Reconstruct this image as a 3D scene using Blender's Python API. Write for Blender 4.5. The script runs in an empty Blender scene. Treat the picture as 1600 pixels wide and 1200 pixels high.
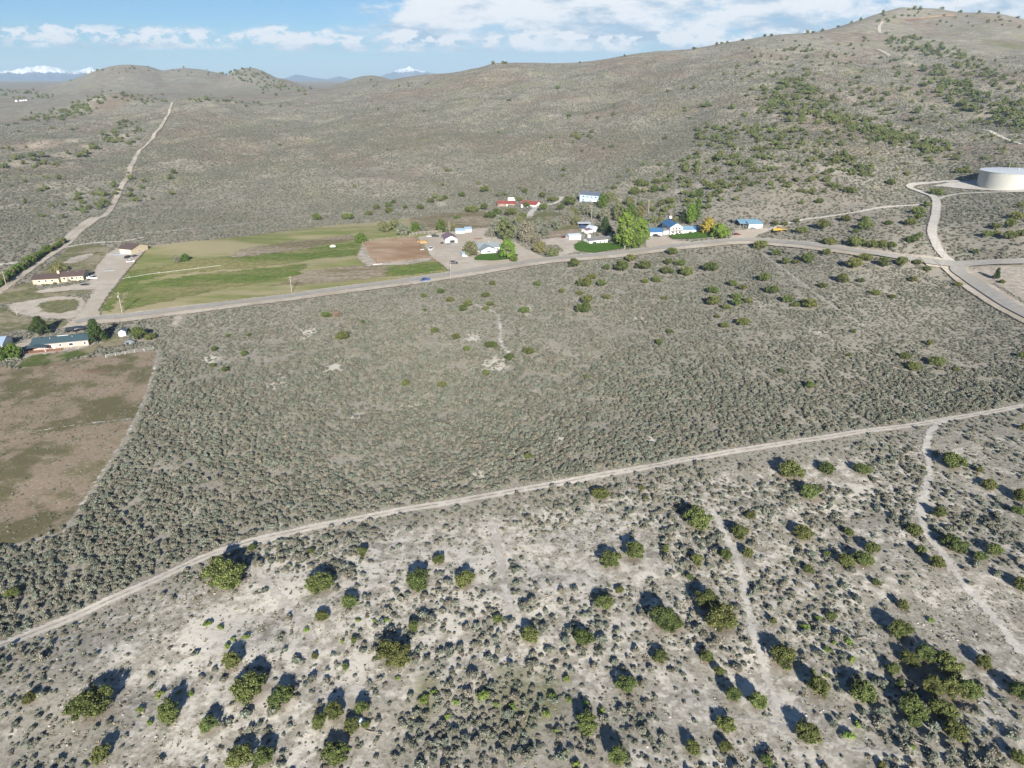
import bpy, math, random
import numpy as np
from mathutils import Vector

random.seed(7)
rng = np.random.default_rng(11)
SC = bpy.context.scene
COL = SC.collection
R = math.radians

# ------------------------------------------------------------------ camera
CAM_H = 100.0
FPX = 1100.0                       # focal length in pixels of the 1600 px wide photograph
PITCH = math.atan((600 - 122) / FPX)
CP, SP = math.cos(PITCH), math.sin(PITCH)
cam_data = bpy.data.cameras.new('camera')
cam_data.sensor_fit = 'HORIZONTAL'
cam_data.angle = 2 * math.atan(800 / FPX)
cam_data.clip_start = 1.0
cam_data.clip_end = 60000.0
cam = bpy.data.objects.new('camera', cam_data)
COL.objects.link(cam)
cam.location = (0, 0, CAM_H)
cam.rotation_euler = (math.pi / 2 - PITCH, 0, 0)
SC.camera = cam


def ray(u, v):
    """direction through a point of the photograph, x right, y ahead, z up"""
    u = np.asarray(u, float); v = np.asarray(v, float)
    xc = (u - 800) / FPX
    yc = (600 - v) / FPX
    return xc, CP + yc * SP, -SP + yc * CP


def project(x, y, z):
    zz = z - CAM_H
    d = y * CP - zz * SP
    upc = y * SP + zz * CP
    d = np.where(d > 1, d, 1)
    return 800 + FPX * x / d, 600 - FPX * upc / d


# ------------------------------------------------------------------ light and sky
sx_, sy_, sz_ = ray(680, 600)                      # shadows converge on this point: the sun stands behind the camera
sund = Vector((float(sx_), float(sy_), float(sz_))).normalized()
SUN_EL = math.asin(-sund.z)
SUN_ROT = math.atan2(-sund.x, -sund.y)
sun_data = bpy.data.lights.new('sun', 'SUN')
sun_data.energy = 5.0
sun_data.angle = R(0.53)
sun_data.color = (1.0, 0.955, 0.88)
sun = bpy.data.objects.new('sun', sun_data)
COL.objects.link(sun)
sun.rotation_euler = sund.to_track_quat('-Z', 'Y').to_euler()
sun.location = (0, -50, 200)

world = bpy.data.worlds.new('World')
SC.world = world
world.use_nodes = True
SC.view_settings.view_transform = 'Standard'
SC.view_settings.look = 'None'
SC.view_settings.exposure = 0.90
SC.view_settings.gamma = 1.0
SC.view_settings.use_curve_mapping = False
SC.cycles.use_denoising = True
SC.cycles.adaptive_threshold = 0.02
SC.cycles.max_bounces = 5
SC.cycles.diffuse_bounces = 2
SC.cycles.glossy_bounces = 2
SC.cycles.transparent_max_bounces = 12
SC.cycles.volume_bounces = 0


class NT:
    """small helper for node trees"""
    def __init__(s, tree):
        s.t = tree; s.n = tree.nodes; s.l = tree.links

    def new(s, typ, **kw):
        nd = s.n.new(typ)
        for k, v in kw.items():
            setattr(nd, k, v)
        return nd

    def link(s, a, b):
        s.l.new(a, b)

    def val(s, x, sock):
        if isinstance(x, (int, float)):
            sock.default_value = x
        elif isinstance(x, (tuple, list)):
            sock.default_value = tuple(x) if len(x) == len(sock.default_value) else tuple(x) + (1,)
        else:
            s.link(x, sock)

    def math(s, op, a, b=0.0, c=0.0, clamp=False):
        m = s.new('ShaderNodeMath', operation=op, use_clamp=clamp)
        s.val(a, m.inputs[0]); s.val(b, m.inputs[1]); s.val(c, m.inputs[2])
        return m.outputs[0]

    def mix(s, f, a, b, blend='MIX'):
        m = s.new('ShaderNodeMix', data_type='RGBA', blend_type=blend)
        s.val(f, m.inputs[0]); s.val(a, m.inputs[6]); s.val(b, m.inputs[7])
        return m.outputs[2]

    def smooth(s, x, lo, hi):
        m = s.new('ShaderNodeMapRange', interpolation_type='SMOOTHSTEP')
        s.val(x, m.inputs[0]); s.val(lo, m.inputs[1]); s.val(hi, m.inputs[2])
        return m.outputs[0]

    def noise(s, vec, scale, detail=3.0, rough=0.55, dim='3D'):
        m = s.new('ShaderNodeTexNoise', noise_dimensions=dim)
        if vec is not None:
            s.link(vec, m.inputs['Vector'])
        m.inputs['Scale'].default_value = scale
        m.inputs['Detail'].default_value = detail
        m.inputs['Roughness'].default_value = rough
        return m.outputs['Fac']

    def comb(s, x, y, z):
        m = s.new('ShaderNodeCombineXYZ')
        s.val(x, m.inputs[0]); s.val(y, m.inputs[1]); s.val(z, m.inputs[2])
        return m.outputs[0]


def lin(r, g, b):
    f = lambda c: (c / 255 / 12.92) if c / 255 < 0.04045 else ((c / 255 + 0.055) / 1.055) ** 2.4
    return (f(r), f(g), f(b), 1.0)


def build_world():
    w = NT(world.node_tree)
    w.n.clear()
    out = w.new('ShaderNodeOutputWorld')
    bg = w.new('ShaderNodeBackground')
    w.link(bg.outputs[0], out.inputs[0])
    SKY = 0.05
    bg.inputs[1].default_value = SKY
    sky = w.new('ShaderNodeTexSky', sky_type='NISHITA')
    sky.sun_disc = False
    sky.sun_elevation = SUN_EL
    sky.sun_rotation = SUN_ROT
    sky.altitude = 1600
    sky.air_density = 1.0
    sky.dust_density = 0.6
    sky.ozone_density = 1.6
    tc = w.new('ShaderNodeTexCoord')
    sep = w.new('ShaderNodeSeparateXYZ')
    w.link(tc.outputs['Generated'], sep.inputs[0])
    x, y, z = sep.outputs
    az = w.math('MULTIPLY', w.math('ARCTAN2', x, y), 57.29578)       # degrees, right positive
    el = w.math('MULTIPLY', w.math('ARCSINE', z), 57.29578)
    # low row of cumulus with flat bases that rings the horizon
    c1 = w.noise(w.comb(w.math('MULTIPLY', az, 0.30), w.math('MULTIPLY', el, 0.55), 3.7), 1.0, 5, 0.6)
    c1b = w.noise(w.comb(w.math('MULTIPLY', az, 0.55), w.math('MULTIPLY', el, 1.1), 9.1), 1.0, 6, 0.64)
    rowtop = w.math('ADD', 1.95, w.math('MULTIPLY', c1, 2.1))
    rowm = w.math('MULTIPLY', w.smooth(el, 1.62, 1.95),
                  w.math('SUBTRACT', 1.0, w.smooth(el, w.math('SUBTRACT', rowtop, 0.25), w.math('ADD', rowtop, 0.3))))
    rowm = w.math('MULTIPLY', rowm, w.smooth(c1b, 0.40, 0.54))
    # high broken deck, thick to the right and behind, open to the left
    c2 = w.noise(w.comb(w.math('MULTIPLY', az, 0.10), w.math('MULTIPLY', el, 0.42), 21.3), 1.0, 7, 0.6)
    c2b = w.noise(w.comb(w.math('MULTIPLY', az, 0.42), w.math('MULTIPLY', el, 0.85), 4.4), 1.0, 6, 0.62)
    cover = w.math('ADD', w.math('MULTIPLY', c2, 0.45), w.math('MULTIPLY', c2b, 0.55))
    edge = w.smooth(w.math('ADD', az, w.math('MULTIPLY', el, -1.9)), -26, -10)
    bias = w.math('MULTIPLY', edge, 0.215)
    elb = w.smooth(el, 2.4, 4.6)
    deck = w.smooth(w.math('ADD', cover, w.math('ADD', bias, w.math('MULTIPLY', elb, 0.07))), 0.62, 0.75)
    deck = w.math('MULTIPLY', deck, w.math('MULTIPLY', w.smooth(el, 1.8, 2.7), w.math('SUBTRACT', 1.0, w.smooth(el, 8, 16))))
    m = w.math('MAXIMUM', rowm, deck)
    # colour of the cloud: sunlit tops, blue grey undersides
    lightn = w.noise(w.comb(w.math('MULTIPLY', az, 0.24), w.math('MULTIPLY', el, 0.75), 14.2), 1.0, 6, 0.6)
    lit = w.smooth(w.math('ADD', lightn, w.math('MULTIPLY', w.smooth(el, 2.0, 6.0), 0.12)), 0.40, 0.62)
    rowlit = w.smooth(w.math('ADD', w.math('SUBTRACT', el, 1.85), w.math('MULTIPLY', w.math('SUBTRACT', c1b, 0.5), 1.6)), 0.0, 0.55)
    lit = w.math('MAXIMUM', lit, w.math('MULTIPLY', rowlit, w.smooth(rowm, 0.2, 0.7)))
    ccol = w.mix(lit, (0.22 / SKY, 0.305 / SKY, 0.39 / SKY, 1), (0.51 / SKY, 0.52 / SKY, 0.535 / SKY, 1))
    # rain veil under the deck
    vn = w.noise(w.comb(w.math('ADD', w.math('MULTIPLY', az, 0.22), w.math('MULTIPLY', el, 0.12)), w.math('MULTIPLY', el, 0.08), 31.0), 1.0, 3, 0.5)
    veil = w.math('MULTIPLY', w.math('MULTIPLY', edge, w.smooth(vn, 0.30, 0.62)), w.math('MULTIPLY', w.math('SUBTRACT', 1.0, w.smooth(el, 8, 16)), 0.62))
    base = w.mix(1.0, sky.outputs[0], (0.50, 0.74, 1.0, 1), 'MULTIPLY')
    base = w.mix(veil, base, (0.275 / SKY, 0.365 / SKY, 0.45 / SKY, 1))
    col = w.mix(w.math('MULTIPLY', m, 0.93), base, ccol)
    w.link(col, bg.inputs[0])


build_world()

# ------------------------------------------------------------------ terrain heights


def _hash(ix, iy, seed):
    h = (ix.astype(np.int64) * 374761393 + iy.astype(np.int64) * 668265263 + seed * 974711) & 0xffffffff
    h = ((h ^ (h >> 13)) * 1274126177) & 0xffffffff
    h = h ^ (h >> 16)
    return (h & 0xffff) / 65535.0


def vnoise(x, y, seed=0):
    x = np.asarray(x, float); y = np.asarray(y, float)
    ix = np.floor(x); iy = np.floor(y)
    fx = x - ix; fy = y - iy
    fx = fx * fx * fx * (fx * (fx * 6 - 15) + 10); fy = fy * fy * fy * (fy * (fy * 6 - 15) + 10)
    a = _hash(ix, iy, seed); b = _hash(ix + 1, iy, seed)
    c = _hash(ix, iy + 1, seed); d = _hash(ix + 1, iy + 1, seed)
    return (a * (1 - fx) + b * fx) * (1 - fy) + (c * (1 - fx) + d * fx) * fy


def fbm(x, y, seed=0, octv=3):
    s = 0; a = 1.0; t = 0
    for i in range(octv):
        s = s + a * vnoise(x * 2 ** i, y * 2 ** i, seed + i * 17); t += a; a *= 0.5
    return s / t


CTRL = []          # (az, ln r, z)


def cp_r(u, v, r):
    dx, dy, dz = ray(u, v)
    h = math.hypot(dx, dy)
    CTRL.append((math.atan2(dx, dy), math.log(r), CAM_H + r * dz / h))


def cp_z(u, v, z):
    dx, dy, dz = ray(u, v)
    h = math.hypot(dx, dy)
    CTRL.append((math.atan2(dx, dy), math.log((z - CAM_H) * h / dz), z))


def cp_b(u, r, z):
    dx, dy, dz = ray(u, 130)
    CTRL.append((math.atan2(dx, dy), math.log(r), z))


for u in (-150, 400, 800, 1200, 1750):
    for v, z in ((1300, 0), (1050, 0), (800, 0), (620, 0)):
        cp_z(u, v, z)
for u, z in ((-150, 0), (300, 0), (800, 1), (1200, 2), (1750, 3)):
    cp_z(u, 500, z)
for u, z in ((-100, 2), (400, 2), (800, 3), (1200, 4), (1500, 4), (1750, 5)):
    cp_z(u, 420, z)
for u, z in ((0, 4), (300, 4), (600, 5), (900, 6), (1200, 8), (1400, 14), (1600, 16)):
    cp_z(u, 360, z)
PROF = {
    -150: ((300, 800), (250, 1000), (200, 1480), (165, 2150), (150, 2800), (130, 6000)),
    0: ((300, 780), (250, 980), (200, 1450), (165, 2100), (150, 2700), (130, 6000)),
    300: ((300, 740), (250, 900), (200, 1180), (165, 1550), (149, 2000)),
    500: ((300, 690), (250, 850), (200, 1120), (160, 1500), (139, 2100)),
    650: ((300, 665), (250, 820), (200, 1060), (150, 1400), (119, 1750)),
    800: ((300, 640), (250, 800), (200, 1000), (150, 1250), (102, 1600)),
    1000: ((300, 610), (250, 730), (200, 900), (150, 1150), (100, 1500), (84, 1620)),
    1200: ((300, 570), (250, 670), (200, 820), (150, 1040), (100, 1340), (57, 1720)),
    1340: ((300, 600), (250, 700), (200, 860), (150, 1080), (100, 1400), (60, 1750), (40, 1950)),
    1420: ((300, 640), (250, 740), (200, 900), (150, 1120), (100, 1450), (60, 1800), (30, 2150)),
    1362: ((25, 2230),), 1384: ((18, 2270),), 1409: ((12, 2300),), 1435: ((12, 2310),), 1459: ((13, 2320),), 1478: ((16, 2320),), 1544: ((20, 2320),), 1570: ((23, 2310),),
    1500: ((150, 1140), (100, 1460), (60, 1830), (30, 2180), (19, 2320)),
    1600: ((300, 650), (250, 760), (200, 930), (150, 1150), (100, 1480), (60, 1900), (30, 2290)),
    1750: ((300, 660), (250, 780), (200, 950), (150, 1180), (100, 1520), (70, 2250)),
}
for u, pr in PROF.items():
    for v, r in pr:
        cp_r(u, v, r)
for u, r, z in ((300, 2900, 58), (500, 2900, 60), (650, 2300, 80), (650, 3500, 60), (800, 2100, 95), (800, 3300, 55), (1000, 2200, 105),
                (1000, 3300, 60), (1200, 2300, 150), (1200, 3400, 70), (1340, 2500, 170), (1420, 2800, 190), (1420, 3800, 80), (1600, 2900, 180),
                (1600, 3900, 80), (1750, 3000, 150), (1750, 4000, 80), (300, 6000, 70), (600, 6000, 60), (900, 6000, 50), (1300, 6500, 50),
                (1750, 6500, 50)):
    cp_b(u, r, z)
CTRL = np.array(CTRL)
KA, KR = 1 / 0.16, 1 / 0.42


def _phi(d2):
    return np.where(d2 > 1e-12, d2 * np.log(np.maximum(d2, 1e-12)), 0.0)


def tps_fit(P, z):
    n = len(P)
    d2 = ((P[:, None, :] - P[None, :, :]) ** 2).sum(2)
    A = np.zeros((n + 3, n + 3))
    A[:n, :n] = _phi(d2) + np.eye(n) * 0.0004
    A[:n, n] = 1; A[:n, n + 1:] = P
    A[n, :n] = 1; A[n + 1:, :n] = P.T
    return np.linalg.solve(A, np.concatenate([z, np.zeros(3)]))


_P = np.stack([CTRL[:, 0] * KA, CTRL[:, 1] * KR], 1)
_W = tps_fit(_P, CTRL[:, 2])


def tps(az, lr):
    q = np.stack([az * KA, lr * KR], -1).reshape(-1, 2)
    out = np.empty(len(q))
    for i in range(0, len(q), 20000):
        s = q[i:i + 20000]
        d2 = (s[:, None, 0] - _P[None, :, 0]) ** 2 + (s[:, None, 1] - _P[None, :, 1]) ** 2
        out[i:i + 20000] = _phi(d2) @ _W[:-3] + _W[-3] + s @ _W[-2:]
    return out.reshape(np.shape(az))


# extra knolls: (u, v of the top, range, half width in degrees of azimuth, half depth as a share of the range)
KNOLLS = [
    (200, 100, 3300, 3.6, 0.20, 1.0),
    (290, 107, 3250, 4.2, 0.18, 1.0),
    (388, 106, 2700, 2.4, 0.14, 1.0),
    (430, 122, 2650, 2.0, 0.14, 1.0),
    (172, 143, 1750, 2.3, 0.10, 1.0),
    (215, 152, 1700, 1.8, 0.09, 1.0),
    (578, 119, 2600, 2.4, 0.16, 1.0),
    (320, 151, 1500, 2.6, 0.10, 1.0),
    (775, 98, 1600, 2.4, 0.10, 1.0),
]
AZ = np.concatenate([np.arange(-180, -50, 4.0), np.arange(-50, 50.01, 0.21), np.arange(54, 180.01, 4.0)])
AZ[-1] = 180.0
AZr = np.radians(AZ)
LR = np.concatenate([np.linspace(math.log(4), math.log(55), 16)[:-1], np.arange(math.log(55), math.log(11000), 0.0078)])
GA, GL = np.meshgrid(AZr, LR, indexing='ij')
GRr = np.exp(GL)
GX, GY = GRr * np.sin(GA), GRr * np.cos(GA)
ga = np.clip(GA, -0.78, 0.78)
gl = np.clip(GL, math.log(62), math.log(6500))
GZ = tps(ga, gl)
ADD = np.zeros_like(GZ)
for (u, v, r, wd, dp, pw) in KNOLLS:
    dx, dy, dz = ray(u, v)
    hh = math.hypot(dx, dy)
    a0 = math.atan2(dx, dy)
    ztop = CAM_H + r * dz / hh
    zb = float(tps(np.array([a0]), np.array([math.log(r)]))[0])
    amp = ztop - zb
    da = (GA - a0) / math.radians(wd)
    dr = (GL - math.log(r)) / dp
    g = np.exp(-(da ** 2 + dr ** 2) ** pw)
    g = g * (1 + (fbm(GX / 150, GY / 150, 61, 3) - 0.55) * 0.45 * np.clip(1.25 - g, 0.15, 1))
    ADD = np.maximum(ADD, amp * g)
GZ = GZ + ADD
side = np.clip((np.abs(GA) - R(60)) / R(60), 0, 1)
GZ = GZ * (1 - side) + 0.0 * side
# gullies and undulation
hill = np.clip((GRr - 480) / 500, 0, 1)
wx_ = (fbm(GX / 300, GY / 300, 71, 2) - 0.5) * 120
rdg = 1 - np.abs(2 * fbm((GX + wx_) / 120 + 3.1, GY / 290, 5, 3) - 1)
GZ += hill * (rdg - 0.75) * 21 * np.clip(1.9 - GRr / 1100, 0.12, 1)
GZ += np.clip((GRr - 60) / 60, 0, 1) * (fbm(GX / 45, GY / 45, 9, 2) - 0.5) * (1.2 + 2.0 * hill * np.clip(1.9 - GRr / 1100, 0.2, 1))
near = np.clip((260 - GRr) / 100, 0, 1)
GZ += near * (fbm(GX / 16, GY / 16, 21, 2) - 0.5) * 1.3
NA, NL = GA.shape


def height(x, y):
    x = np.asarray(x, float); y = np.asarray(y, float)
    a = np.degrees(np.arctan2(x, y)); l = np.log(np.maximum(np.hypot(x, y), 4.01))
    i = np.clip(np.searchsorted(AZ, a) - 1, 0, NA - 2)
    j = np.clip(np.searchsorted(LR, l) - 1, 0, NL - 2)
    fa = (a - AZ[i]) / (AZ[i + 1] - AZ[i])
    fl = np.clip((l - LR[j]) / (LR[j + 1] - LR[j]), 0, 1)
    return ((GZ[i, j] * (1 - fl) + GZ[i, j + 1] * fl) * (1 - fa) + (GZ[i + 1, j] * (1 - fl) + GZ[i + 1, j + 1] * fl) * fa)


_RS = np.exp(np.arange(math.log(45), math.log(10500), 0.004))


def ground(uv):
    """where the rays through photograph points meet the terrain: array of x, y, z"""
    uv = np.asarray(uv, float).reshape(-1, 2)
    dx, dy, dz = ray(uv[:, 0], uv[:, 1])
    h = np.hypot(dx, dy)
    out = np.zeros((len(uv), 3))
    for k in range(len(uv)):
        X = _RS * dx[k] / h[k]; Y = _RS * dy[k] / h[k]
        zr = CAM_H + _RS * dz[k] / h[k]
        d = zr - height(X, Y)
        below = np.nonzero(d < 0)[0]
        if len(below) == 0:
            i = int(np.argmin(d)); rr = _RS[i]
        else:
            i = max(int(below[0]), 1)
            t = d[i - 1] / (d[i - 1] - d[i])
            rr = _RS[i - 1] + t * (_RS[i] - _RS[i - 1])
        x = rr * dx[k] / h[k]; y = rr * dy[k] / h[k]
        out[k] = (x, y, float(height(x, y)))
    return out


# ------------------------------------------------------------------ materials
MATS = {}


def mat_new(name):
    m = bpy.data.materials.new(name)
    m.use_nodes = True
    t = NT(m.node_tree)
    p = m.node_tree.nodes['Principled BSDF']
    p.inputs['Roughness'].default_value = 0.9
    p.inputs['Specular IOR Level'].default_value = 0.2
    MATS[name] = m
    return m, t, p


def plain(name, rgb, rough=0.7, spec=0.3, metal=0.0, var=0.10, scale=1.5):
    """painted or plain surface with slight blotching and weathering"""
    m, t, p = mat_new(name)
    tc = t.new('ShaderNodeTexCoord')
    n = t.noise(tc.outputs['Object'], scale, 5, 0.6)
    f = t.math('MULTIPLY_ADD', n, 2 * var, 1 - var)
    c = t.mix(1.0, rgb, t.comb(f, f, f), 'MULTIPLY')
    t.link(c, p.inputs['Base Color'])
    p.inputs['Roughness'].default_value = rough
    p.inputs['Specular IOR Level'].default_value = spec
    p.inputs['Metallic'].default_value = metal
    return m


def attr(t, name):
    a = t.new('ShaderNodeAttribute', attribute_name=name)
    return a.outputs['Fac']


def bump(t, p, h, strength, dist):
    b = t.new('ShaderNodeBump')
    b.inputs['Strength'].default_value = strength
    b.inputs['Distance'].default_value = dist
    t.link(h, b.inputs['Height'])
    t.link(b.outputs[0], p.inputs['Normal'])


def terrain_material():
    m, t, p = mat_new('terrain_soil')
    g = t.new('ShaderNodeNewGeometry')
    P = g.outputs['Position']
    n_fine = t.noise(P, 1.1, 5, 0.65)
    n_mid = t.noise(P, 0.16, 4, 0.6)
    n_big = t.noise(P, 0.02, 4, 0.6)
    n_hill = t.noise(P, 0.007, 4, 0.55)
    pale = attr(t, 'pale'); far = attr(t, 'far'); green = attr(t, 'green'); brown = attr(t, 'brown'); weed = attr(t, 'weed')
    soil = t.mix(n_mid, (0.285, 0.26, 0.21, 1), (0.42, 0.385, 0.32, 1))
    soil = t.mix(t.math('MULTIPLY', t.smooth(n_fine, 0.46, 0.66), 0.8), soil, (0.175, 0.160, 0.122, 1))
    brk = t.noise(P, 0.42, 7, 0.72)
    pm = t.smooth(t.math('ADD', t.math('MULTIPLY', pale, 0.75), t.math('ADD', t.math('MULTIPLY', t.math('SUBTRACT', n_mid, 0.5), 0.9), t.math('MULTIPLY', t.math('SUBTRACT', brk, 0.5), 2.0))), 0.18, 0.62)
    soil = t.mix(pm, soil, t.mix(n_fine, (0.68, 0.635, 0.555, 1), (0.53, 0.485, 0.41, 1)))
    # the far slopes: sagebrush too small to build, grass and bare ground
    vor = t.new('ShaderNodeTexVoronoi'); vor.inputs['Scale'].default_value = 0.30
    t.link(P, vor.inputs['Vector'])
    vd = t.smooth(vor.outputs['Distance'], 0.30, 0.75)
    sage = t.mix(n_fine, (0.155, 0.15, 0.117, 1), (0.24, 0.228, 0.182, 1))
    open_ = t.mix(n_mid, (0.295, 0.26, 0.20, 1), (0.42, 0.375, 0.295, 1))
    fs = t.mix(t.math('MULTIPLY', vd, 0.75), sage, open_)
    fs = t.mix(t.smooth(n_hill, 0.48, 0.60), fs, t.mix(t.math('MULTIPLY', vd, 0.6), (0.205, 0.17, 0.132, 1), (0.34, 0.28, 0.215, 1)))
    n_rg = t.noise(P, 0.045, 6, 0.7)
    fs = t.mix(t.math('MULTIPLY', t.smooth(n_rg, 0.52, 0.64), 0.55), fs, (0.125, 0.122, 0.098, 1))
    fs = t.mix(t.math('MULTIPLY', t.smooth(n_rg, 0.46, 0.34), 0.5), fs, (0.48, 0.43, 0.34, 1))
    fs = t.mix(t.math('MULTIPLY', t.smooth(n_big, 0.53, 0.68), 0.5), fs, (0.27, 0.26, 0.14, 1))
    col = t.mix(far, soil, fs)
    pf = t.smooth(t.math('ADD', pale, t.math('MULTIPLY', n_big, 0.5)), 0.85, 1.25)
    col = t.mix(t.math('MULTIPLY', t.math('MULTIPLY', far, pf), 0.75), col, (0.42, 0.36, 0.27, 1))
    gm = t.smooth(t.math('ADD', green, t.math('MULTIPLY', t.math('SUBTRACT', n_mid, 0.5), 1.2)), 0.35, 0.85)
    col = t.mix(t.math('MULTIPLY', gm, 0.7), col, t.mix(n_fine, (0.115, 0.125, 0.045, 1), (0.19, 0.185, 0.075, 1)))
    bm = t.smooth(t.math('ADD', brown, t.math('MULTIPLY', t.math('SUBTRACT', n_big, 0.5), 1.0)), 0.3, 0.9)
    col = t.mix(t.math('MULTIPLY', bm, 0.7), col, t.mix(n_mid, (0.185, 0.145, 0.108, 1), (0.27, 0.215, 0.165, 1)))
    wn = t.noise(P, 0.09, 5, 0.65)
    wc = t.mix(t.smooth(wn, 0.44, 0.62), (0.29, 0.225, 0.16, 1), (0.19, 0.165, 0.095, 1))
    wc = t.mix(t.smooth(n_fine, 0.48, 0.70), wc, (0.37, 0.32, 0.245, 1))
    wc = t.mix(t.smooth(n_big, 0.52, 0.62), wc, (0.19, 0.125, 0.082, 1))
    wc = t.mix(t.smooth(t.noise(P, 0.045, 6, 0.7), 0.47, 0.58), wc, (0.15, 0.135, 0.072, 1))
    wm_ = t.smooth(t.math('ADD', weed, t.math('MULTIPLY', t.math('SUBTRACT', brk, 0.5), 1.6)), 0.3, 0.7)
    col = t.mix(wm_, col, wc)
    t.link(col, p.inputs['Base Color'])
    p.inputs['Specular IOR Level'].default_value = 0.05
    hgt = t.math('ADD', t.math('MULTIPLY', n_fine, 0.5), t.math('MULTIPLY', t.math('MULTIPLY', vd, far), -1.3))
    hgt = t.math('ADD', hgt, t.math('MULTIPLY', n_mid, 1.2))
    bump(t, p, hgt, 0.5, 0.35)
    return m


def drape_material(name, c1, c2, c3=None, soft=1.0, scale=0.5, stretch=None, track=False, fade=0.0):
    """ground covering with a ragged edge: attribute sd is the distance inside its outline"""
    m, t, p = mat_new(name)
    g = t.new('ShaderNodeNewGeometry')
    P = g.outputs['Position']
    if stretch:
        mp = t.new('ShaderNodeMapping')
        mp.inputs['Rotation'].default_value = (0, 0, stretch[0])
        mp.inputs['Scale'].default_value = (stretch[1], stretch[2], 1)
        t.link(P, mp.inputs['Vector'])
        P2 = mp.outputs[0]
    else:
        P2 = P
    n = t.noise(P2, scale, 5, 0.62)
    nf = t.noise(P, 1.6, 4, 0.65)
    nb = t.noise(P2, scale * 0.18, 4, 0.6)
    c = t.mix(t.smooth(n, 0.35, 0.65), c1, c2)
    if c3:
        c = t.mix(t.smooth(nb, 0.46, 0.60), c, c3)
    c = t.mix(t.math('MULTIPLY', t.smooth(nf, 0.4, 0.7), 0.35), c, t.mix(1.0, c, (0.62, 0.62, 0.62, 1), 'MULTIPLY'))
    if track:
        ac = t.math('ABSOLUTE', attr(t, 'across'))
        mid = t.math('SUBTRACT', 1.0, t.smooth(ac, 0.10, 0.32))
        mid = t.math('MULTIPLY', mid, t.smooth(t.noise(P, 0.5, 4, 0.6), 0.35, 0.62))
        c = t.mix(t.math('MULTIPLY', mid, 0.8), c, (0.25, 0.228, 0.175, 1))
    t.link(c, p.inputs['Base Color'])
    p.inputs['Specular IOR Level'].default_value = 0.08
    sd = attr(t, 'sd')
    en = t.noise(P, 0.9 / max(soft, 0.3), 4, 0.65)
    al = t.smooth(t.math('ADD', sd, t.math('MULTIPLY', t.math('SUBTRACT', en, 0.5), soft * 3.2)), -0.25 * soft, 0.35 * soft)
    if fade:
        al = t.math('MULTIPLY', al, t.math('MULTIPLY_ADD', t.smooth(t.noise(P, 0.35, 4, 0.65), 0.36, 0.62), fade, 1 - fade))
    t.link(al, p.inputs['Alpha'])
    bump(t, p, nf, 0.4, 0.15)
    return m


def foliage(name, dark, light, var=0.3, trans=0.0, rough=0.85):
    m, t, p = mat_new(name)
    oi = t.new('ShaderNodeObjectInfo')
    tc = t.new('ShaderNodeTexCoord')
    n = t.noise(tc.outputs['Object'], 5.0, 3, 0.6)
    lf = attr(t, 'leaf')
    f = t.math('ADD', t.math('MULTIPLY', n, 0.45), t.math('MULTIPLY', lf, 0.55))
    c = t.mix(f, dark, light)
    r = oi.outputs['Random']
    k = t.math('MULTIPLY_ADD', r, 2 * var, 1 - var)
    hue = t.math('FRACT', t.math('MULTIPLY', r, 13.7))
    k2 = t.math('MULTIPLY', k, t.math('MULTIPLY_ADD', hue, 0.22, 0.89))
    c = t.mix(1.0, c, t.comb(k2, k, t.math('MULTIPLY', k, 0.95)), 'MULTIPLY')
    t.link(c, p.inputs['Base Color'])
    p.inputs['Roughness'].default_value = rough
    p.inputs['Specular IOR Level'].default_value = 0.12
    return m


M = {}
M['terrain'] = terrain_material()
M['track'] = drape_material('dirt_track', (0.53, 0.48, 0.405, 1), (0.64, 0.585, 0.505, 1), None, 0.55, 0.4, track=True)
M['trail'] = drape_material('bare_trail', (0.58, 0.54, 0.465, 1), (0.68, 0.635, 0.56, 1), None, 1.3, 0.4, fade=0.22)
M['faint'] = drape_material('faint_trail', (0.54, 0.50, 0.43, 1), (0.64, 0.60, 0.53, 1), None, 1.4, 0.4, fade=0.6)
M['shoulder'] = drape_material('road_shoulder', (0.48, 0.42, 0.335, 1), (0.57, 0.51, 0.425, 1), (0.44, 0.375, 0.295, 1), 1.2, 0.35)
M['asphalt'] = drape_material('old_asphalt', (0.335, 0.318, 0.285, 1), (0.40, 0.378, 0.34, 1), (0.38, 0.352, 0.305, 1), 0.35, 0.3)
M['gravel'] = drape_material('pale_gravel', (0.45, 0.395, 0.325, 1), (0.54, 0.48, 0.40, 1), (0.47, 0.40, 0.315, 1), 1.6, 0.22)
M['white_gravel'] = drape_material('white_gravel', (0.50, 0.465, 0.405, 1), (0.60, 0.56, 0.50, 1), None, 1.0, 0.3)
M['pasture'] = drape_material('pasture_grass', (0.19, 0.22, 0.07, 1), (0.285, 0.275, 0.12, 1), (0.38, 0.33, 0.19, 1), 2.0, 0.20, stretch=(0.30, 0.30, 1.0))
M['green_strip'] = drape_material('irrigated_grass', (0.13, 0.19, 0.04, 1), (0.20, 0.235, 0.07, 1), (0.30, 0.28, 0.12, 1), 4.5, 0.22, stretch=(0.30, 0.28, 1.0), fade=0.4)
M['dry_strip'] = drape_material('dry_grass_ground', (0.33, 0.265, 0.185, 1), (0.41, 0.345, 0.265, 1), (0.25, 0.21, 0.125, 1), 4.5, 0.25, stretch=(0.30, 0.35, 1.0), fade=0.4)
M['lawn'] = drape_material('lawn_grass', (0.055, 0.125, 0.016, 1), (0.085, 0.155, 0.028, 1), None, 0.5, 0.5)
M['rough_lawn'] = drape_material('rough_lawn', (0.075, 0.115, 0.028, 1), (0.12, 0.14, 0.048, 1), (0.27, 0.24, 0.15, 1), 1.0, 0.55)
M['weedy'] = drape_material('weedy_grass', (0.145, 0.155, 0.065, 1), (0.235, 0.22, 0.115, 1), (0.34, 0.295, 0.20, 1), 2.5, 0.3, fade=0.3)
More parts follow.
